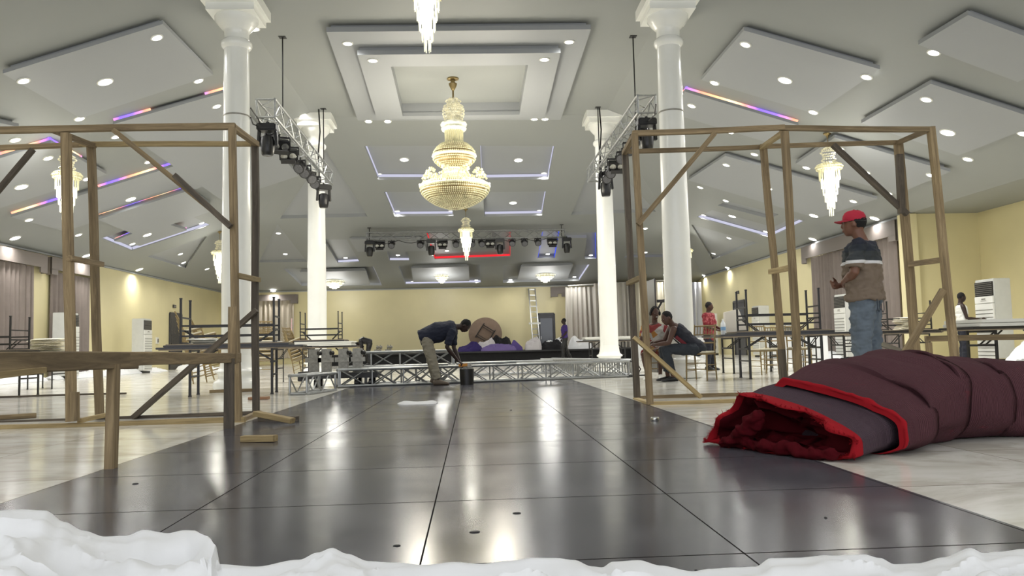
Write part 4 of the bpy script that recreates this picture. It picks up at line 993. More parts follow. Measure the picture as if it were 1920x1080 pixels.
# ================================================================== STAGE AND WHAT LIES ON IT
t = thing('stage', 'low black stage along the back wall', 'stage', (1.5, 36.5, 0))
m = MB(); m.box((1.4, 36.7, .42), (14.6, 7.4, .06)); m.obj('stage_top', 'black', t)
m = MB(); m.box((1.4, 36.75, .195), (14.5, 7.2, .39)); m.obj('stage_skirt', pm('black_skirt', (22,22,24), .8, var=.2), t)
def heap(name, label, p, q, w, h, mat, seed, cat='cloth', group=None, z=0.0, fold=9.0, nx=None):
    p = V((p[0], p[1], z)); q = V((q[0], q[1], z)); d = q-p; L = d.length; a = UP.cross(d.normalized()); n = nx or max(14, int(L*14)); k = 22; rows = []
    for i in range(n+1):
        u = i/n; row = []; e = min(1, 5*u, 5*(1-u)); e = sqrt(max(0, e))
        ww = w*(.45+.55*e)*(1+.35*noise.noise(V((u*L*1.3, seed, 0)))); hh = h*(.25+.75*e)*(1+.7*noise.noise(V((u*L*2.2, seed, 7))))
        for j in range(k+1):
            v = j/k*2-1; c = p + d*u + a*(v*ww/2)
            zz = hh*max(0, 1-abs(v)**2.2) ; N_ = noise.noise(V((c.x*fold*.5+seed, c.y*fold*.5, 0)))
            r = (1-abs(noise.noise(V((c.x*fold*.8+2*N_, c.y*fold*.8, seed)))*2))
            zz *= (.72+.5*r) ; row.append(V((c.x+.03*N_, c.y+.03*noise.noise(V((c.y*7, c.x*7, seed))), z+.006+max(0, zz))))
        rows.append(row)
    m = MB(); m.sheet(rows); bt = [[V((v.x, v.y, z+.002)) for v in r] for r in rows]
    rim = [r[0] for r in rows]
    m.sheet(bt); o = m.obj(name, mat, smooth=True); tag(o, label, cat, group); return o
SG = 'cloth bundles on the stage edge'
M['purple'] = mat_fabric('deep_purple_cloth', (48,34,96)); M['lav'] = mat_fabric('lavender_cloth', (110,94,148)); M['blk'] = mat_fabric('black_cloth', (24,24,28)); M['pgrey'] = mat_fabric('pale_bundle', (206,202,204))
def sx(x, y=662, Y=33.6): return (atY(x, y, Y).x, Y)
heap('cloth_bundle', 'dark purple cloth bundle on the stage edge near the bending man', sx(858), sx(905), .8, .3, 'purple', 1, group=SG, z=.45)
heap('cloth_bundle', 'pale bundle on the stage between purple and lavender cloth', sx(894, Y=34.2), sx(930, Y=34.2), .8, .38, 'pgrey', 2, group=SG, z=.45)
heap('cloth_bundle', 'lavender cloth spread along the stage edge before the round table', sx(902, Y=33.3), sx(968, Y=33.3), .6, .24, 'lav', 3, group=SG, z=.45)
heap('cloth_bundle', 'black cloth bundle behind the lavender cloth on the stage', sx(918, Y=34.6), sx(962, Y=34.6), .9, .48, 'blk', 4, group=SG, z=.45)
m = MB(); c = atY(966, 660, 33.5); m.loft([[c+V((a,b,-.06)) for a, b in ((-.28,-.2),(.34,-.16),(.38,.2),(-.25,.2))], [c+V((a,b,.2)) for a, b in ((-.2,-.1),(.3,-.1),(.3,.12),(-.2,.12))], [c+V((a,b,.5)) for a, b in ((-.08,-.03),(.0,-.03),(.0,.03),(-.08,.03))]])
tag(m.obj('cushion', mat_fabric('violet_cushion', (92,76,140)), smooth=True), 'violet peaked cushion at the right end of the lavender cloth', 'cushion')
heap('cloth_bundle', 'pale cloth bundle on the stage left of the black cloths', sx(984), sx(1016), .7, .48, 'pgrey', 5, group=SG, z=.45)
heap('cloth_bundle', 'long black bundle on the stage before the back door', sx(1014), sx(1058), .7, .3, 'blk', 6, group=SG, z=.45)
heap('cloth_bundle', 'flat white cloth on the stage behind the man in purple', sx(1020, Y=35.5), sx(1060, Y=35.5), .8, .34, 'cloth', 7, group=SG, z=.45)
heap('cloth_bundle', 'white voile pile on the stage right of the man in purple', sx(1066, Y=35), sx(1112, Y=35), 1, .36, 'cloth', 8, group=SG, z=.45)
for i, (x, w_) in enumerate(((706, .18), (712, .14), (726, .16), (731, .12))):
    p = atY(x, 655, 33.4); m = MB(); m.box((p.x, 33.4, .55), (w_, .2, .16)); m.tube((p.x,33.4,.6), (p.x+.03,33.4,.82), .02); m.ball((p.x+.05,33.4,.72), .07, 8, 6)
    tag(m.obj('stage_equipment', 'steel'), 'small grey equipment piece on the stage edge, %s from left' % ordn[i], 'equipment', 'equipment on the stage edge')
# round table leaning against the back wall
c = atY(910, 627, 39.9); t = thing('round_folding_table', 'round brown folding table leaning on edge against the back wall', 'table', (c.x, 39.9, .45)); r = .84
R = Matrix.Rotation(radians(80), 3, 'X')
def rt_(u, v, w_=0): return V((c.x, 39.9, .45+r*.99)) + R @ V((u, v, w_))
m = MB(); m.loft([[rt_(rr*cos(2*pi*k/48), rr*sin(2*pi*k/48), w_) for k in range(48)] for rr, w_ in ((r*.985,-.02),(r,-.01),(r,.01),(r*.985,.02))]); m.obj('tabletop', 'brown', t, smooth=True)
ca, sa = cos(-.58), sin(-.58)
def rb(u, v): return rt_(u*ca-v*sa, u*sa+v*ca, .06)
m = MB()
for v in (-.33,.33): m.bar(rb(-.36,v), rb(.36,v), .035)
for v in (-.23,.23): m.bar(rb(-.3,v), rb(.3,v), .02)
m.obj('folded_legs', 'black', t)
m = MB()
for u in (-.33,.33): m.bar(rb(u,-.42), rb(u,.42), .035)
m.obj('leg_frame', 'black', t)
# ladder
t = thing('ladder', 'tall aluminium ladder leaning against the back wall beside the door', 'ladder', (3.3, 39.2, .45))
a0, a1 = atY(1000,655,39.3), atY(1013,655,39.3); b0, b1 = atY(991,541,40.25), atY(1003,541,40.25); a0.z = a1.z = .45
for k, (p, q) in enumerate(((a0, b0), (a1, b1))): m = MB(); m.bar(p, q, .05, .07); m.obj('stile', 'alu', t)
for k in range(11): u = .05+k*.093; m = MB(); m.bar(a0.lerp(b0, u), a1.lerp(b1, u), .045); m.obj('rung', 'alu', t)
m = MB(); m.bar(a0.lerp(b0,.42)-V((.12,0,0)), a1.lerp(b1,.42)+V((.12,0,0)), .09); m.obj('stay_bar', 'white', t)

# ================================================================== TRUSSES ON THE FLOOR
FG = 'silver trusses lying on the floor'
truss('floor_truss', 'long silver box truss lying nearest, between the bending man feet', (-2.36,13.95,.165), (2.95,15.2,.165), .28, .55, group=FG, style='x')
truss('floor_truss', 'silver truss lying on the floor behind the nearest one', (-2.0,14.75,.165), (-.2,14.95,.165), .28, .5, group=FG, style='x')
truss('floor_truss', 'silver truss stacked on another behind the bending man', (-2.45,14.8,.46), (-.35,15.05,.46), .26, .5, group=FG, style='x')
truss('floor_truss', 'slim silver truss lying crosswise before the stage', (-.2,17.4,.17), (1.75,17.7,.17), .26, .3, group=FG)
truss('floor_truss', 'silver truss with close bars running towards the nearest truss end', (1.75,18.9,.18), (3.0,15.5,.18), .28, .3, group=FG, style='bars')
truss('floor_truss', 'short silver truss segment left of the wheeled dolly', atZ(558,722,.15), atZ(604,718,.15)+V((0,.5,0)), .27, .3, group=FG)
m = MB(); m.tube((-2.3,14.5,.32), (-.45,14.45,.335), .03); tag(m.obj('pipe', 'alu', smooth=True), 'loose silver pipe lying along the stacked trusses', 'pipe', 'loose silver pipes')
m = MB(); m.tube((-.3,14.6,.345), (.8,14.8,.345), .03); tag(m.obj('pipe', 'alu', smooth=True), 'loose silver pipe lying beside the bending man hands', 'pipe', 'loose silver pipes')
m = MB(); m.tube((2.95,15.0,.03), (3.4,15.05,.03), .015); tag(m.obj('pipe', 'black', smooth=True), 'thin dark rod on the marble right of the truss end', 'rod')
m = MB(); m.path([(3.0,15.1,.3),(3.12,15.05,.28),(3.18,15.0,.15),(3.1,14.98,.02),(2.9,14.9,.012)], .012, 6); tag(m.obj('cable', 'black', smooth=True), 'black cable looping off the truss end', 'cable')
# dolly
q = atZ(575,722); p0 = V((-2.85,14.35,0)); t = thing('dolly', 'black wheeled dolly loaded with grey steel clamp bars', 'dolly', p0)
m = MB(); m.box((-2.35,14.35,.2), (1.35,.6,.09)); m.box((-3.02,14.35,.2), (.07,.62,.16)); m.obj('deck', 'black', t, bevel=.01)
for x in (-2.75,-2.05,-1.8):
    for y in (14.12,14.58): m = MB(); m.tube((x-.03,y,.07), (x+.03,y,.07), .07, n=14); m.bar((x,y,.07), (x,y,.17), .04, .03); m.obj('caster', 'blackm', t, smooth=True)
for i, x in enumerate((-2.9+.08,-2.6,-2.3,-2.05)):
    t = thing('steel_clamp', 'grey steel bar clamp standing on the dolly, %s from left' % ordn[i], 'clamp', (x,14.35,.245), 0, 'steel clamps on the dolly')
    m = MB(); m.box((x,14.3,.46), (.17,.1,.43)); m.obj('block', 'steel', t, bevel=.008)
    m = MB(); m.box((x,14.24,.48), (.28,.04,.08)); m.obj('cross_plate', 'steel', t); m = MB(); m.tube((x+.09,14.2,.6), (x+.13,14.24,.6), .04); m.obj('knob', 'black', t)
# black bucket and things by the bending man
t = thing('bucket', 'black cylindrical bucket on the floor at the bending man feet', 'bucket', (-.11,13.72,0))
m = MB(); m.lathe([(.001,.0),(.115,0),(.125,.27),(.112,.27),(.105,.02),(.001,.02)], (-.11,13.72,0), 28, cap=False); m.obj('body', 'blackm', t, smooth=True)
m = MB(); m.path([(-.11+.12*cos(a), 13.72, .26+.04*sin(a)) for a in [pi*k/10 for k in range(11)]], .006, 6); m.obj('handle', 'chrome', t)
p = atY(862,683,13.95); m = MB(); m.bar(p+V((-.02,0,-.02)), p+V((.14,0,-.01)), .05, .05); m.cm = 1; m.box(p+V((.17,0,-.045)), (.07,.06,.13))
tag(m.obj('hand_tool', [pm('orange_handle', (206,140,48), .5), 'steel']), 'small tool with an orange handle held by the bending man', 'tool')
t = thing('tin_can', 'small tin can lying on the walkway before the right timber frame', 'can', atZ(1228,790,0))
p = t.location; m = MB(); m.lathe([(.001,0),(.033,0),(.035,.004),(.035,.03),(.033,.034),(.028,.03),(.001,.03)], p, 20, cap=False); m.obj('body', 'chrome', t, smooth=True)
for i, (x, y, s) in enumerate(((890,997,.02),(969,962,.017),(744,1023,.013),(254,907,.016),(1548,971,.006),(958,769,.01),(1305,1070,.005))):
    p = atZ(x, y, .006); m = MB(); m.ball(p, (s, s*.8, .004), 9, 5); tag(m.obj('debris', 'black'), 'dark scrap of dirt on the walkway, %s of the scattered bits' % ordn[i], 'debris', 'bits of dirt on the walkway')
heap('rag', 'small white rag lying across the far end of the walkway', tuple(atZ(748,758).xy), tuple(atZ(820,757).xy), .3, .035, 'cloth', 21, group=None)
# white voile along the walls and under tables
VG = 'white voile heaped along the walls'
heap('voile_heap', 'white voile heaped below the left curtains', (-12.0,23.2), (-12.0,31.5), .8, .15, 'cloth', 31, group=VG); heap('voile_heap', 'white voile on the floor near the left wall door', (-11.6,31.8), (-10.4,32.6), .9, .2, 'cloth', 32, group=VG)
heap('voile_heap', 'white voile heaped at the left edge under the black table', (-12.0,19.4), (-12.0,22.8), .8, .22, 'cloth', 37, group=VG)
heap('voile_heap', 'white voile heaped behind the black tables of the right aisle', (10.9,29), (10.9,22.8), 1.0, .22, 'cloth', 33, group=VG)
heap('voile_heap', 'white voile piled below the right air conditioner and table', (10.9,15.3), (13.2,15.9), 1.6, .5, 'cloth', 34, group=VG)
heap('voile_heap', 'white cloth on the floor left of the front left column', (-9.8,30.2), (-8.0,30.6), .7, .12, 'cloth', 35, group=VG)
curtain('table_drape', 'white gathered drape hanging behind the right black tables', (10.1,26.6), (10.2,22.2), .0, .85, 'cloth', (-1,0), 'drape', .08, seed=12)
curtain('table_drape', 'white gathered drape hanging below the far tables beside the right column', (6.6,33.0), (9.4,31.5), .0, .8, 'cloth', (0,-1), 'drape', .06, seed=13)
curtain('table_drape', 'white drape hanging from the right edge table', (9.6,13.4), (12.3,13.6), .0, .7, 'cloth', (0,-1), 'drape', .09, seed=14)
# bottle and board in the right aisle
p = atY(1357,640,15.5); t = thing('water_bottle', 'clear plastic water bottle standing on the black table', 'bottle', (p.x,15.5,.753))
m = MB(); m.lathe([(.001,0),(.045,0),(.05,.02),(.05,.2),(.045,.24),(.02,.29),(.02,.3)], (p.x,15.5,.753), 20); m.obj('body', pm('clear_plastic', (214,218,222), .15), t, smooth=True)
m = MB(); m.lathe([(.0505,.1),(.0512,.1),(.0512,.17),(.0505,.17)], (p.x,15.5,.753), 20, cap=False); m.obj('paper_band', pm('blue_band', (120,160,200), .4), t); m = MB(); m.lathe([(.001,.33),(.02,.33),(.02,.3)], (p.x,15.5,.753), 14); m.obj('cap', 'white', t)
m = MB(); a, b = atY(1362,640,15.75), atY(1392,640,15.75); m.loft([[V((a.x,15.75,.753)), V((b.x+.15,15.75,.753)), V((b.x-.05,15.75,1.28)), V((a.x+.0,15.75,1.22))], [V((a.x,15.9,.753)), V((b.x+.15,15.9,.753)), V((b.x-.05,15.88,1.28)), V((a.x,15.88,1.22))]])
tag(m.obj('wrapped_board', 'sheer'), 'pale wrapped panel standing on the table behind the bottle', 'panel')

# ================================================================== CARPET ROLL
def uvgrid(name, rings, mats, facemat, vs, parent, uscale=14.0, cap_end=False):
    n = len(rings[0]); bm = bmesh.new(); uv = bm.loops.layers.uv.new('UVMap')
    off = parent.location
    vv = [[bm.verts.new(p-off) for p in r] for r in rings]
    for i in range(len(rings)-1):
        for k in range(n):
            f = bm.faces.new((vv[i][k], vv[i][(k+1) % n], vv[i+1][(k+1) % n], vv[i+1][k])); f.smooth = True; f.material_index = facemat(i, k)
            for lp, (a, b) in zip(f.loops, ((i,k),(i,k+1),(i+1,k+1),(i+1,k))): lp[uv].uv = (b/n*uscale, vs[a]*33)
    if cap_end: bm.faces.new(vv[-1])
    bmesh.ops.recalc_face_normals(bm, faces=bm.faces)
    me = bpy.data.meshes.new(name); bm.to_mesh(me); bm.free()
    for q in mats: me.materials.append(q)
    o = bpy.data.objects.new(name, me); COL.objects.link(o); o.parent = parent; return o
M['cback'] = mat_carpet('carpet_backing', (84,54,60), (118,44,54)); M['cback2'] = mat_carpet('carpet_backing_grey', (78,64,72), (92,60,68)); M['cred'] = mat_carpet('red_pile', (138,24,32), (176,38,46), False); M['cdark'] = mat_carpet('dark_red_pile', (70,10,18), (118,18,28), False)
cr = thing('carpet_roll', 'large rolled dark red carpet lying across the right walkway edge', 'carpet', (2.6, 4.9, 0))
def spl(keys, s):
    for (s0, a), (s1, b) in zip(keys, keys[1:]):
        if s <= s1 or s1 == keys[-1][0]:
            u = max(0, min(1, (s-s0)/(s1-s0))); u = u*u*(3-2*u)*.6+u*.4; return [x+(y-x)*u for x, y in zip(a, b)]
# keys: s -> (x, y, half width, height)
OK_ = [(0, (2.0,4.6,.5,.42)), (.4, (2.3,4.86,.55,.5)), (.95, (2.8,5.12,.5,.58)), (1.5, (3.3,5.2,.45,.5)), (2.1, (3.95,5.16,.44,.44)), (3.6, (5.5,5.0,.44,.42))]
NA = 96
def ring(s, keys, grow=0.0, nz=1.0, lift=0.0, skew=0.0, dir_=None, seed=0, frac=1.0, tri=0.0):
    x, y, hw, hh = spl(keys, s); x2, y2 = spl(keys, s+.06)[:2]; d = V((x2-x, y2-y, 0)); d = dir_ or (d.normalized() if d.length > 1e-5 else V((1,0,0)))
    lat = V((d.y, -d.x, 0)); out = []       # lateral, towards the camera side
    for k in range(NA):
        th = 2*pi*k/NA; c, sn = cos(th), sin(th)
        u = (abs(c)**.85)*(1 if c > 0 else -1); top = (abs(sn)**.8)*(1 if sn > 0 else -1)
        zz = hh*.42 + (hh*.58*top if sn > 0 else hh*.42*max(-1, top*1.25))
        if tri:
            qq = (u+1)/.6 if u < -.4 else 1-.66*((u+.4)/1.4)
            if sn > 0: zz = zz*(1-tri) + tri*(hh*1.02*max(0, qq)**.8*(abs(top)**.25) if abs(u) < .999 else 0)
            else: zz = zz*(1-tri*.8)
        if skew: zz = zz*(1-skew*(.5-.5*u)) 
        p = V((x, y, 0)) + lat*((hw+grow)*frac*u) + UP*(zz+(grow if sn > 0 else 0)*top)
        cen = V((x, y, hh*.42)); 
        q = (p-cen); f = noise.noise(V((s*2.1+seed, c*1.2, sn*1.2)))*.03*nz + noise.noise(V((s*6+seed, c*2.2+s, sn*2.2)))*.014*nz - nz*.02*max(0, 1-abs(noise.noise(V((s*3.1+c*.5, c*.9, sn*.9+seed)))*6))
        p += q.normalized()*f
        if frac < 1: p = cen + (p-cen)
        p.z = max(.004, p.z + lift); out.append(p)
    return out
def wob2(r): return [p + V((-.012*noise.noise(p*25), -.008*noise.noise(p*31), .006*noise.noise(p*40))) for p in r]
rings = []; vs = []
def sk(s): return .62*max(0, 1-s/.9)
for j in range(4): rings.append(ring(.0, OK_, grow=-.04+j*.01, nz=.6, tri=sk(0))); vs.append(-.05+j*.012)
for g, s in ((-.006,-.0),(.0,.005),(.003,.012),(.001,.03)):
    rings.append(wob2(ring(max(s, 0), OK_, grow=g, nz=.6, tri=sk(s)))); vs.append(s)
for j in range(64): s = .045+j*3.5/63; rings.append(ring(s, OK_, tri=sk(s))); vs.append(s)
uvgrid('outer_layer', rings, [M['cback'], M['cred']], lambda i, k: 1 if i < 7 else 0, vs, cr)
# the inner layer sticks out of the outer one and ends in the ragged mouth
IK = [(0, (1.72,4.52,.53,.34)), (.28, (1.97,4.68,.5,.38)), (.6, (2.25,4.83,.48,.42))]
MD = V((.87,.49,0))
def wob(r, a, sd, sc=7):
    return [p + MD*(-a*noise.noise(V((p.x*sc, p.y*sc, p.z*sc+sd)))) + UP*max(0, a*.6*noise.noise(V((p.y*sc*1.4, p.z*sc, sd+3)))) for p in r]
rings = []; vs = []
for j in range(10): s = .6-j*.6/9; rings.append(ring(s, IK, nz=.5, tri=.45+.45*(j/9), dir_=MD, seed=4)); vs.append(s)
rings[-1] = wob(rings[-1], .06, 1); vs2 = list(vs)
def shr(base, fr, back, sd, a):
    c = sum(base, V((0,0,0)))/len(base); c.z *= .8; r = []
    for p in base:
        q = c + (p-c)*fr + MD*back; q.z = max(.006, q.z); r.append(q)
    return wob(r, a, sd, 9)
b = rings[-1]
for fr, bk, sd, a in ((.985,-.02,1,.06),(.95,-.03,1,.07),(.9,-.01,2,.08),(.84,.05,3,.09),(.8,.14,4,.12),(.7,.1,5,.15),(.6,.08,6,.15),(.5,.16,7,.16),(.38,.14,8,.14),(.25,.26,9,.1),(.1,.3,10,.05)):
    rings.append(shr(b, fr, bk, sd, a)); vs2.append(-fr)
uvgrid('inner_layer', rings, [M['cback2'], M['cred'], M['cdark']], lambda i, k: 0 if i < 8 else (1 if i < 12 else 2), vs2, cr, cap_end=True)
# folded tip of pile at the left of the mouth
m = MB(); tp = atZ(1350,834,.02)
pts = [V((tp.x, tp.y, .03)), V((tp.x+.05, tp.y-.05, .05)), V((tp.x+.09, tp.y-.12, .1)), V((tp.x+.12, tp.y-.2, .16)), V((tp.x+.16, tp.y-.27, .22))]
m.path(pts, [(.03,.02),(.045,.03),(.05,.04),(.05,.05),(.045,.045)], 16); m.path([pts[0], V((1.58,4.72,.045)), V((1.68,4.45,.04)), V((1.82,4.2,.04)), V((1.93,4.08,.05))], [.025,.035,.035,.03,.02], 12)
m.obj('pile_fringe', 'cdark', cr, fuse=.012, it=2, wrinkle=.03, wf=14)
rnd = random.Random(5); m = MB()
for i in range(900):     # loose tufts along the cut edge and the mouth
    r = rings[10 if rnd.random() < .6 else 12]; p = rnd.choice(r); d = V((rnd.uniform(-1,.2), rnd.uniform(-1,.6), rnd.uniform(-.2,1))).normalized()*rnd.uniform(.008,.022)
    m.bar(p, p+d, .0016)
stuff(m.obj('loose_tufts', 'cred', cr))

# ================================================================== VOILE IN THE FOREGROUND
cont = [(-80,955),(0,957),(40,955),(85,957),(120,978),(160,995),(200,1006),(240,1004),(272,993),(310,1000),(345,994),(365,995),(385,1005),(400,1022),(408,1058),(480,1063),(560,1050),(595,1036),(622,1027),(650,1038),(690,1052),(740,1055),(790,1060),(850,1055),(905,1058),(960,1052),(1000,1046),(1040,1046),(1075,1050),(1110,1063),(1130,1065),(1150,1054),(1200,1052),(1240,1062),(1300,1073),(1330,1068),(1380,1065),(1420,1063),(1450,1047),(1500,1046),(1550,1043),(1620,1040),(1650,1047),(1680,1060),(1720,1058),(1770,1046),(1820,1028),(1845,1038),(1870,1036),(1920,1031),(2000,1030)]
def cy(x):
    for (a, ya), (b, yb) in zip(cont, cont[1:]):
        if x <= b: u = (x-a)/(b-a); u = u*u*(3-2*u); return ya+(yb-ya)*u
    return cont[-1][1]
rows = []; NX, NY = 420, 70
for j in range(NY+1):
    row = []; vj = j/NY
    for i in range(NX+1):
        px = -80+2080*i/NX; lf = max(0, min(1, (415-px)/60)); yc = 2.0+.32*lf          # distance of the crest
        top = atY(px, cy(px), yc); Y = 1.35 + (yc+.16-1.35)*vj; X = top.x/yc*(yc*.25+Y*.75)
        v = (Y-yc); base = top.z
        e = (1-(max(0, v)/.16)**1.6) if v > 0 else (1 - .25*min(1, -v/.5))
        n1 = noise.noise(V((X*3, Y*5, 2))); r1 = 1-abs(noise.noise(V((X*2.6+n1*1.2, Y*6-X*1.5, 5))))*2.2; r2 = 1-abs(noise.noise(V((X*9+n1*3, Y*13, 9))))*2
        wr = (.055*r1+.012*r2-.042)*min(1, abs(v)/.12)*(1 if v < 0 else .3)
        z = max(.004, base*max(0, e)+wr*min(1, base/.08)); row.append(V((X+.02*n1, Y, z)))
    rows.append(row)
m = MB(); m.sheet(rows); o = m.obj('voile_fabric', 'cloth', smooth=True); tag(o, 'crumpled white voile fabric heaped along the bottom edge of the photo', 'fabric')

# ================================================================== PEOPLE
M['eyew'] = pm('eye_white', (150,140,132), .5)
def hand(m, w_, d, pn, sd, k=1, curl=.5, thumb=1, spread=.02):
    """w_ wrist, d direction of the fingers, pn palm normal, sd side the thumb leaves from"""
    d = d.normalized(); pn = (pn-d*pn.dot(d)).normalized(); s = d.cross(pn).normalized()*thumb
    rg = []
    for t, a, b in ((-.01,.022,.018),(.015,.03,.017),(.05,.04,.016),(.085,.041,.014),(.098,.036,.01)):
        c = w_+d*t*k; rg.append([c + s*(a*k*cos(2*pi*j/12)) + pn*(b*k*sin(2*pi*j/12)) for j in range(12)])
    m.loft(rg)
    for i, L in enumerate((.072,.082,.076,.06)):
        p = w_+d*.085*k+s*((.03-.02*i)*k); c = curl*(.7+.15*i); pts = [p-d*.02*k, p]; ang = 0; q = p
        for seg in (.42,.32,.26):
            ang += c; q = q + (d*cos(ang)+pn*sin(ang)+s*(.1-.07*i)*.4)*(L*seg*k); pts.append(q)
        m.path(pts, [.0095*k,.0095*k,.0088*k,.008*k,.0065*k], 8)
    p = w_+d*.025*k+s*.03*k; m.path([p-s*.01*k, p+(d*.5+s*.6+pn*.3)*.03*k, p+(d*.85+s*.45+pn*.5)*.06*k, p+(d*1.0+s*.3+pn*.6)*.085*k], [.014*k,.012*k,.01*k,.0075*k], 8)
def ell(c, a, ra, b, rb, n=16): return [c + a*(ra*cos(2*pi*k/n)) + b*(rb*sin(2*pi*k/n)) for k in range(n)]
def lerp(a, b, t): return a+(b-a)*t
def torso(m, J, g=0, lo=-.08, hi=1.0, k=1, belly=0):
    H_, C_, N_ = J['hip'], J['chest'], J['neck']; rt = J['rt']
    pts = [(lerp(H_, C_, lo*2), .15, .11), (H_, .168, .118), (lerp(H_, C_, .35), .148, .104+belly*.6), (lerp(H_, C_, .65), .145, .106+belly), (C_, .165, .118), (lerp(C_, N_, .55), .18, .105), (lerp(C_, N_, .82), .15, .08), (lerp(C_, N_, hi), .075, .066)]
    rg = []
    for i, (c, a, b) in enumerate(pts):
        d = (pts[min(i+1, 7)][0]-pts[max(i-1, 0)][0]).normalized(); r_ = (rt-d*rt.dot(d)).normalized(); f_ = r_.cross(d)
        rg.append(ell(c, r_, (a+g)*k, f_, (b+g)*k))
    m.loft(rg)
def person(label, J, k=1, skin='skin', top=None, sleeve=.6, legs=None, legend=.97, shoes='black', voxel=.012, hair='hair', base=None, belly=0, curl=(.5,.5), hem=-.1, wr=.014, toprad=0, neckhi=.96, footdir=None, bare=False, hairscale=1.0, shoeflat=False):
    b = base or V(((J['aL'].x+J['aR'].x)/2, (J['aL'].y+J['aR'].y)/2, 0))
    t = thing('person', label, 'person', b)
    m = MB(); torso(m, J, 0, k=k, belly=belly)
    for s in 'LR':
        S, E_, W = J['s'+s], J['e'+s], J['w'+s]; inn = lerp(J['neck'], J['chest'], .35)
        m.path([lerp(inn, S, .55), S, lerp(S, E_, .12), lerp(S, E_, .5), E_, lerp(E_, W, .25), lerp(E_, W, .6), W, lerp(E_, W, 1.05)], [r*k for r in (.05,.054,.056,.048,.04,.043,.035,.026,.024)], 12)
        hd = J.get('hd'+s, (W-E_).normalized()); hand(m, W, hd, J.get('pn'+s, (J['rt']*(1 if s == 'L' else -1))), None, k, curl[0 if s == 'L' else 1], J.get('th'+s, 1))
        h_, K, A = J['h'+s], J['k'+s], J['a'+s]
        m.path([lerp(h_, J['hip'], .3), h_, lerp(h_, K, .35), lerp(h_, K, .8), K, lerp(K, A, .3), lerp(K, A, .7), A, A+V((0,0,-.03*k))], [r*k for r in (.09,.09,.082,.062,.056,.058,.044,.036,.038)], 12)
        fd = J['f'+s]-A; fd.z = 0; fd.normalize(); sdv = fd.cross(UP)
        if bare or not shoes: m.loft([ell(A+fd*o*k+V((0,0,(-A.z+z)))*1, sdv, a*k, UP, c*k, 10) for o, z, a, c in ((-.05,.035,.025,.03),(0,.05,.035,.045),(.07,.04,.04,.035),(.14,.025,.042,.02),(.18,.02,.03,.014))])
    hc, fc, up = J['head'], J['face'].normalized(), J['up'].normalized(); up = (up-fc*up.dot(fc)).normalized(); rt = fc.cross(up)
    R = Matrix((rt, fc, up)).transposed(); kk = k
    m.path([lerp(J['neck'], J['chest'], .1), J['neck'], hc-up*.05*kk-fc*.02*kk], [.075*k,.056*k,.054*k], 12)
    m.ball(hc+up*.012*kk-fc*.008*kk, (.074*kk,.094*kk,.105*kk), 18, 12, R)
    m.loft([ [hc + up*z*kk + fc*(oy+b2*sin(2*pi*j/14))*kk + rt*(a*cos(2*pi*j/14))*kk for j in range(14)] for z, a, b2, oy in ((.03,.066,.072,.018),(-.02,.064,.07,.022),(-.06,.054,.06,.026),(-.09,.038,.042,.034),(-.108,.018,.022,.044))])
    m.loft([[hc + up*z*kk + fc*(o+d2*sin(2*pi*j/8))*kk + rt*(a*cos(2*pi*j/8))*kk for j in range(8)] for z, a, d2, o in ((.025,.007,.01,.086),(-.01,.011,.014,.092),(-.028,.018,.016,.094),(-.036,.012,.01,.088))])
    m.ball(hc-up*.06*kk+fc*.084*kk, (.024*kk,.014*kk,.012*kk), 10, 6, R)
    for s in (-1,1): m.ball(hc+rt*s*.075*kk-up*.005*kk-fc*.005*kk, (.012*kk,.02*kk,.03*kk), 8, 6, R)
    m.obj('body', skin, t, fuse=voxel, it=3)
    for s in (-1,1):
        m = MB(); m.ball(hc+rt*s*.03*kk+up*.012*kk+fc*.082*kk, (.011*kk,.008*kk,.006*kk), 8, 6, R); m.obj('eye', M['eyew'], t, smooth=True)
        m = MB(); m.ball(hc+rt*s*.03*kk+up*.012*kk+fc*.089*kk, (.006*kk,.004*kk,.006*kk), 8, 5, R); m.obj('pupil', 'hair', t, smooth=True)
    if hair:
        m = MB(); m.ball(hc-fc*.02*kk+up*.026*kk, (.081*kk*hairscale,.092*kk*hairscale,.1*kk*hairscale), 18, 12, R); m.obj('hair', hair, t, fuse=.01 if voxel < .011 else .014, it=2, wrinkle=.006, wf=50)
    if top:
        m = MB(); torso(m, J, .022+toprad, lo=hem, hi=neckhi, k=k, belly=belly)
        if sleeve:
            for s in 'LR':
                S, E_, W = J['s'+s], J['e'+s], J['w'+s]; inn = lerp(J['neck'], J['chest'], .35); f = min(1, sleeve)
                pts = [lerp(inn, S, .5), S, lerp(S, E_, f*.5), lerp(S, E_, f)]; rr = [.07,.076,.07,.068]
                if sleeve > 1: pts.append(lerp(E_, W, sleeve-1)); rr.append(.055)
                m.path(pts, [r*k for r in rr], 14)
        m.obj('shirt', top, t, fuse=voxel, it=4, wrinkle=wr)
    if legs:
        m = MB(); H_, C_ = J['hip'], J['chest']; rtv = J['rt']; d = (C_-H_).normalized(); r_ = (rtv-d*rtv.dot(d)).normalized(); f_ = r_.cross(d)
        m.loft([ell(lerp(H_, C_, z), r_, a*k, f_, c*k) for z, a, c in ((-.35,.14,.1),(-.15,.175,.13),(0,.185,.136),(.2,.172,.128),(.3,.165,.122))])
        for s in 'LR':
            h_, K, A = J['h'+s], J['k'+s], J['a'+s]; e = legend
            pts = [lerp(h_, J['hip'], .35), h_, lerp(h_, K, .4), lerp(h_, K, min(1, e*2) if e < .5 else .85)]; rr = [.1,.108,.1,.084]
            if e >= .5: pts += [K, lerp(K, A, .3), lerp(K, A, (e-.5)*2)]; rr += [.078,.076,.066]
            m.path(pts, [r*k for r in rr], 14)
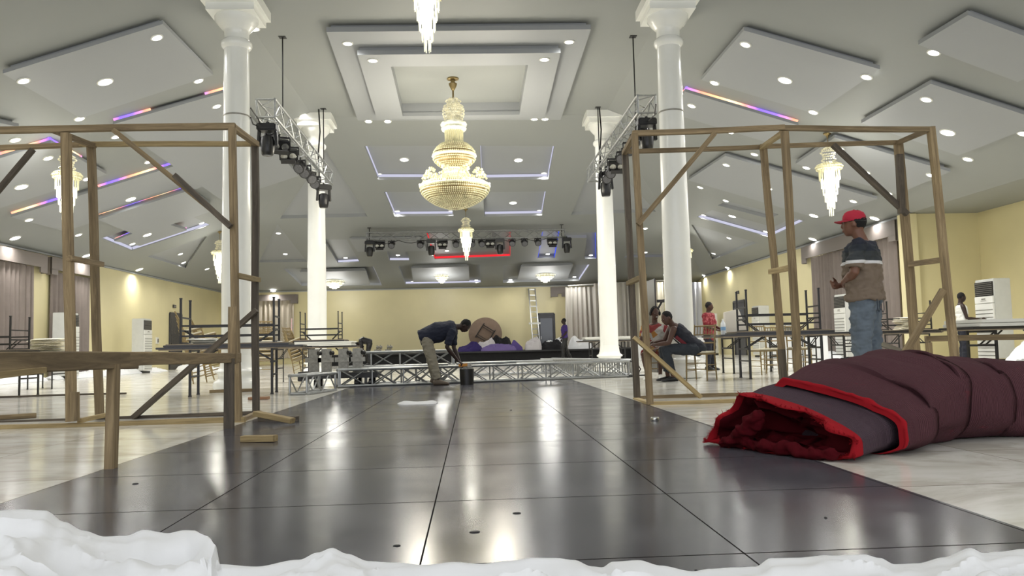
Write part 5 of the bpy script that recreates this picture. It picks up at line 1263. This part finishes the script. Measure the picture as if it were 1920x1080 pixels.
        m.obj('trousers' if legend > .6 else 'shorts', legs, t, fuse=voxel, it=4, wrinkle=wr*.9, wf=11)
    if shoes:
        for s in 'LR':
            A = J['a'+s]; fd = J['f'+s]-A; fd.z = 0; fd.normalize(); sdv = fd.cross(UP); m = MB(); z0 = J['f'+s].z-.03; zf = 1 if not shoeflat else .7
            m.loft([ell(V((A.x,A.y,z0))+fd*o*k+UP*z*zf*k, sdv, a*k, UP, c*zf*k, 14) for o, z, a, c in ((-.085,.045,.02,.03),(-.07,.055,.04,.05),(-.01,.065,.046,.065),(.06,.05,.05,.048),(.13,.037,.052,.034),(.18,.03,.042,.025),(.205,.022,.02,.014))])
            m.obj('shoe', shoes, t, fuse=.008 if voxel < .011 else .011, it=3)
    return t, R, rt
def stand(B, f, Ht=1.72, **over):
    k = Ht/1.75; B = V(B); f = V(f).normalized(); r = V((f.y, -f.x, 0))
    def W(a, b, z): return B + r*(a*k) + f*(b*k) + UP*(z*k)
    J = dict(hip=W(0,0,.94), chest=W(0,.01,1.24), neck=W(0,-.01,1.47), head=W(0,.03,1.625), face=f, up=UP, rt=r,
      sL=W(-.185,-.01,1.41), sR=W(.185,-.01,1.41), eL=W(-.23,-.03,1.13), eR=W(.23,-.03,1.13), wL=W(-.24,.06,.89), wR=W(.24,.06,.89),
      hL=W(-.09,0,.9), hR=W(.09,0,.9), kL=W(-.1,.02,.5), kR=W(.1,.02,.5), aL=W(-.11,-.02,.09), aR=W(.11,-.02,.09), fL=W(-.13,.14,.03), fR=W(.13,.14,.03))
    for n, v in over.items(): J[n] = W(*v) if n not in ('face','up','rt') else V(v)
    return J, k
# 1 the bending man
Y = 13.9; P = lambda x, y, dy=0, Y=Y: atY(x, y, Y+dy)
an = {s: P(x, 711, dy) for s, x, dy in (('L', 815, .3), ('R', 821, -.13))}
J = dict(hip=P(799,631), chest=P(834,619), neck=P(856,613), head=P(872,611), face=V((.5,-.05,-.86)), up=V((.86,0,.5)), rt=V((0,-1,0)),
  sR=P(848,622,-.19), sL=P(850,620,.19), eR=P(838,651,-.2), eL=P(851,652,.15), wR=P(858,676,-.1), wL=P(862,678,.1), hdR=V((.75,.1,-.5)), hdL=V((.7,-.1,-.6)), pnR=V((-.2,.3,-1)), pnL=V((-.2,-.3,-1)),
  hR=P(799,636,-.1), hL=P(799,636,.1), kR=P(811,674,-.13), kL=P(807,672,.2), aR=an['R'], aL=an['L'], fR=an['R']+V((.2,0,0)), fL=an['L']+V((.2,0,0)))
J['aR'].z = J['aL'].z = .09; J['fR'].z = J['fL'].z = .03
person('man in a navy shirt and khaki trousers bending over the trusses', J, .98, 'skind', pm('navy_cotton', (30,34,50), .9), .85, pm('khaki_cotton', (140,134,118), .9, var=.05), .97, pm('brown_shoe', (96,84,70), .6), .011, curl=(.9,.9), belly=.05, hem=-.16, toprad=.018)
# 2 the far bending person
Y = 31.6; P = lambda x, y, dy=0, Y=Y: atY(x, y, Y+dy)
B2 = P(691, 684).x
J = dict(hip=V((B2+.05,Y,.93)), chest=P(681,638), neck=P(674,642), head=P(670,647), face=V((-.3,0,-.95)), up=V((-.95,0,.3)), rt=V((0,1,0)),
  sL=P(676,641,-.19), sR=P(676,641,.19), eL=P(678,653,-.2), eR=P(680,653,.2), wL=P(680,664,-.2), wR=P(682,664,.2), hdL=V((0,0,-1)), hdR=V((0,0,-1)),
  hL=V((B2+.05,Y-.1,.9)), hR=V((B2+.05,Y+.1,.9)), kL=V((B2,Y-.12,.5)), kR=V((B2-.05,Y+.14,.5)), aL=V((B2+.05,Y-.12,.09)), aR=V((B2-.02,Y+.2,.09)), fL=V((B2-.15,Y-.12,.03)), fR=V((B2-.2,Y+.2,.03)))
person('person in black clothes bending down far behind the trusses', J, 1, 'skind', 'blackm', .9, 'blackm', .97, 'black', .02)
# 3 the man in purple
J, k = stand((atY(1060,672,32.0).x, 32.0, 0), (-1,-.12,0), 1.72, wL=(-.16,.14,.98), eL=(-.22,-.02,1.14), kL=(-.09,.12,.5), aL=(-.09,.12,.09), fL=(-.09,.3,.03), kR=(.09,-.05,.5), aR=(.1,-.25,.11), fR=(.1,-.08,.03), hdL=(-.1,.1,.9))
J['hdL'] = V((-.8,0,-.5))
person('man in a purple shirt walking left before the back door', J, k, 'skind', pm('purple_polo', (62,42,110), .85), .8, 'blackm', .97, 'black', .016)
# 4 seated woman with headphones
Y = 13.85; P = lambda x, y, dy=0, Y=Y: atY(x, y, Y+dy)
J = dict(hip=P(1232,656,.1), chest=P(1229,628,.08), neck=P(1227,606,.03), head=P(1228,588), face=V((.15,-.97,-.12)), up=V((0,-.1,1)), rt=V((-1,-.1,0)),
  sR=P(1208,616,.02), sL=P(1247,616,.02), eR=P(1202,640,-.03), eL=P(1249,641,-.05), wR=P(1214,655,-.28), wL=P(1234,652,-.3), hdR=V((.6,-.5,-.2)), hdL=V((-.6,-.5,-.2)), pnR=V((0,.2,-1)), pnL=V((0,.2,-1)),
  hR=P(1224,658,.05), hL=P(1241,658,.05), kR=P(1207,664,-.42), kL=P(1239,660,-.4), aR=P(1214,702,-.3), aL=P(1238,702,-.25), fR=P(1208,708,-.5), fL=P(1240,708,-.45))
J['aR'].z = J['aL'].z = .09; J['fR'].z = J['fL'].z = .03
M['wtop'] = mat_patch('red_white_pattern', [(176,172,166),(122,42,46),(170,168,162),(158,112,56),(160,158,152),(130,54,52)], 7); M['wshort'] = mat_patch('red_orange_pattern', [(120,34,34),(150,100,46),(128,48,42),(146,122,66)], 12)
t, R, rt = person('smiling woman with headphones and red patterned clothes seated behind timber post', J, .93, 'skin', 'wtop', .7, 'wshort', .46, 'white', .011, curl=(.7,.7), belly=.02)
hc = J['head']; m = MB(); m.path([hc + R @ V((.09*cos(a), 0, .01+.118*sin(a))) for a in [pi*j/14 for j in range(15)]], .009, 8); m.obj('headphone_band', 'black', t, smooth=True)
for s in (-1,1): m = MB(); m.ball(hc + R @ V((s*.088, 0, 0)), (.02,.035,.042), 12, 8, R); m.obj('ear_cup', 'black', t, smooth=True)
m = MB(); m.ball(hc + R @ V((0, .092, -.052)), (.02,.006,.006), 10, 6, R); m.obj('teeth', 'tabwhite', t, smooth=True)
# 5 seated man in the tank top
Y = 13.1; P = lambda x, y, dy=0, Y=Y: atY(x, y, Y+dy)
J = dict(hip=P(1306,652,.02), chest=P(1277,628,0), neck=P(1261,610,-.02), head=P(1250,597,-.04), face=V((-.85,-.25,-.42)), up=V((-.4,0,.9)), rt=V((-.15,.99,.0)),
  sL=P(1263,617,-.2), sR=P(1258,613,.17), eL=P(1254,643,-.26), eR=P(1244,640,.1), wL=P(1231,646,-.16), wR=P(1230,641,.0), hdL=V((-1,.1,-.05)), hdR=V((-1,-.1,-.1)), pnL=V((0,.3,-1)), pnR=V((0,-.3,-1)),
  hL=P(1302,655,-.1), hR=P(1302,655,.1), kL=P(1247,654,-.16), kR=P(1243,654,.12), aL=P(1262,703,-.14), aR=P(1252,700,.16), fL=P(1238,712,-.14), fR=P(1230,710,.16))
J['aR'].z = J['aL'].z = .09; J['fR'].z = J['fL'].z = .03
t, R, rt = person('man in a black and red tank top leaning forward on gold chair', J, 1.0, 'skin', pm('navy_jersey', (32,34,44), .85), 0, pm('dark_grey_jersey', (36,42,50), .85), .92, 'blackm', .011, curl=(.8,.8), shoeflat=True, neckhi=.8)
def strip(name, mat, pts, off, w_, t, r=.006):
    m = MB(); m.path(pts, r, 6); m.obj(name, mat, t, smooth=True)
ax = [lerp(J['chest'], J['hip'], u) + V((-.03,-.15,-.01)) for u in (-.15, .2, .5, .8)]
m = MB(); m.path([a+V((-.06,.0,-.05)) for a in ax], [(.012,.03)]*4, 10); m.obj('side_panel', pm('red_jersey', (96,26,36), .85), t, smooth=True)
m = MB(); m.path([a+V((-.1,.02,-.06)) for a in ax], .005, 6); m.obj('piping', 'white', t, smooth=True)
# 6 woman in the red blouse
J, k = stand((atY(1333,690,17.5).x, 17.5, 0), (.7,-.7,0), 1.53, wL=(-.12,.3,1.02), eL=(-.22,.05,1.12), wR=(.1,.32,1.0), eR=(.22,.02,1.12), face=(.95,-.25,-.1))
J['hdL'] = J['hdR'] = V((.7,-.6,0))
person('woman in a red patterned blouse standing behind the black tables', J, k, 'skin', mat_patch('red_print', [(120,30,40),(132,36,46),(150,76,78),(112,26,36)], 30), .9, pm('dark_denim', (34,36,46), .9), .97, 'black', .013, curl=(.4,.4), toprad=.01, hem=-.3)
# 7 person in the white tank top
J, k = stand((atY(1806,640,17.9).x, 17.9, 0), (.95,-.3,0), 1.64, wL=(-.1,.36,1.05), eL=(-.2,.05,1.08), wR=(.1,.4,1.06), eR=(.22,.06,1.1), face=(.97,-.2,-.15))
J['hdL'] = J['hdR'] = V((1,-.2,-.1))
person('person in a white tank top standing by the right edge table', J, k, 'skind', 'white', 0, pm('navy_denim', (30,32,42), .9), .97, 'black', .013, curl=(.5,.5), neckhi=.85)
m = MB(); c = J['wR']+V((.15,-.03,-.1)); m.loft([ell(c+UP*z, V((1,0,0)), a, V((0,1,0)), .06) for z, a in ((.12,.03),(.05,.12),(-.05,.19),(-.16,.22))]); tag(m.obj('held_cloth', 'cloth', fuse=.012, wrinkle=.02), 'white cloth held by the person in the white tank top', 'cloth')
# 8 the man in the red cap
B = atY(1633, 762, 7.3); B.z = 0
J, k = stand(B, (-.78,.62,0), 1.87, wL=(-.08,.15,1.1), eL=(-.26,.02,1.165), wR=(.06,.22,1.08), eR=(.27,-.02,1.17), face=(-.88,.45,.02), head=(0,.06,1.62), neck=(0,.0,1.46), kL=(-.1,.03,.5), kR=(.09,-.02,.5), aL=(-.11,.0,.09), aR=(.1,-.06,.09), fL=(-.13,.16,.03), fR=(.13,.1,.03))
J['hdL'] = J['rt']*.9+V((-.25,.2,-.15)); J['hdR'] = -J['rt']*.8+V((-.3,.3,0)); J['pnL'] = V((.5,-.5,.2)); J['pnR'] = V((.5,-.4,.2))
tee = mat_bands('striped_tee', [(0, (112,98,84)), (1.325, (206,206,206)), (1.348, (50,54,56)), (1.44, (34,40,48)), (1.5, (26,30,44))])
jeans = pm('washed_denim', (92,102,112), .9, var=.22, scale=7, bump=.15, bscale=160)
t, R, rt = person('man in a red cap, striped tee and jeans standing behind the carpet', J, k, 'skinm', tee, .85, jeans, .985, 'white', .0085, curl=(.6,.6), toprad=.028, hem=-.02, wr=.024)
hc = J['head']
m = MB(); rg = [[hc + R @ V((.088*c*cos(2*pi*j/24), -.008+.105*c*sin(2*pi*j/24), .035+z)) for j in range(24)] for c, z in ((1,0),(1.01,.02),(.96,.045),(.82,.072),(.55,.09),(.2,.097),(.02,.098))]
m.loft(rg); m.loft([[hc + R @ V((.086*cos(2*pi*j/24), -.008+.103*sin(2*pi*j/24), .03+z)) for j in range(24)] for z in (-.005,.012)])
m.ball(hc + R @ V((0,-.008,.135)), (.01,.01,.006), 8, 5, R); m.obj('cap', pm('red_cap_cotton', (168,28,52), .8), t, smooth=True)
m = MB(); up_ = []; 
for z in (0,.006): up_.append([hc + R @ V((x*.082, .085+ (1-x*x)**.5*.085 if abs(x) < 1 else .085, .035+z-.012*x*x-.01)) for x in [-1+j*.1 for j in range(21)]] + [hc + R @ V((x*.08, .07*(1-x*x)**.5+.02, .035+z-.012*x*x)) for x in [1-j*.1 for j in range(21)]])
m.loft(up_); m.obj('cap_brim', pm('red_cap_brim', (160,24,48), .8), t, smooth=True)
m = MB(); m.path([hc + R @ V((.088*cos(a), -.01-.104*abs(sin(a)), .02)) for a in [pi*j/10 for j in range(11)]], .006, 6); m.obj('cap_strap', 'black', t, smooth=True)
for s in (-1, 1):
    q = [J['hip']+J['rt']*s*.09+J['rt'].cross(UP)*.0+V((0,0,.0)) + (-V((-.78,.62,0)).normalized())*.135 + V((0,0,z)) + J['rt']*dx for z, dx in ((.03,-.065),(.02,.065),(-.1,.06),(-.125,0),(-.1,-.06),(.03,-.065))]
    m = MB(); m.path(q, .0035, 5); m.obj('pocket_seam', pm('dark_stitch', (36,46,62), .9), t)
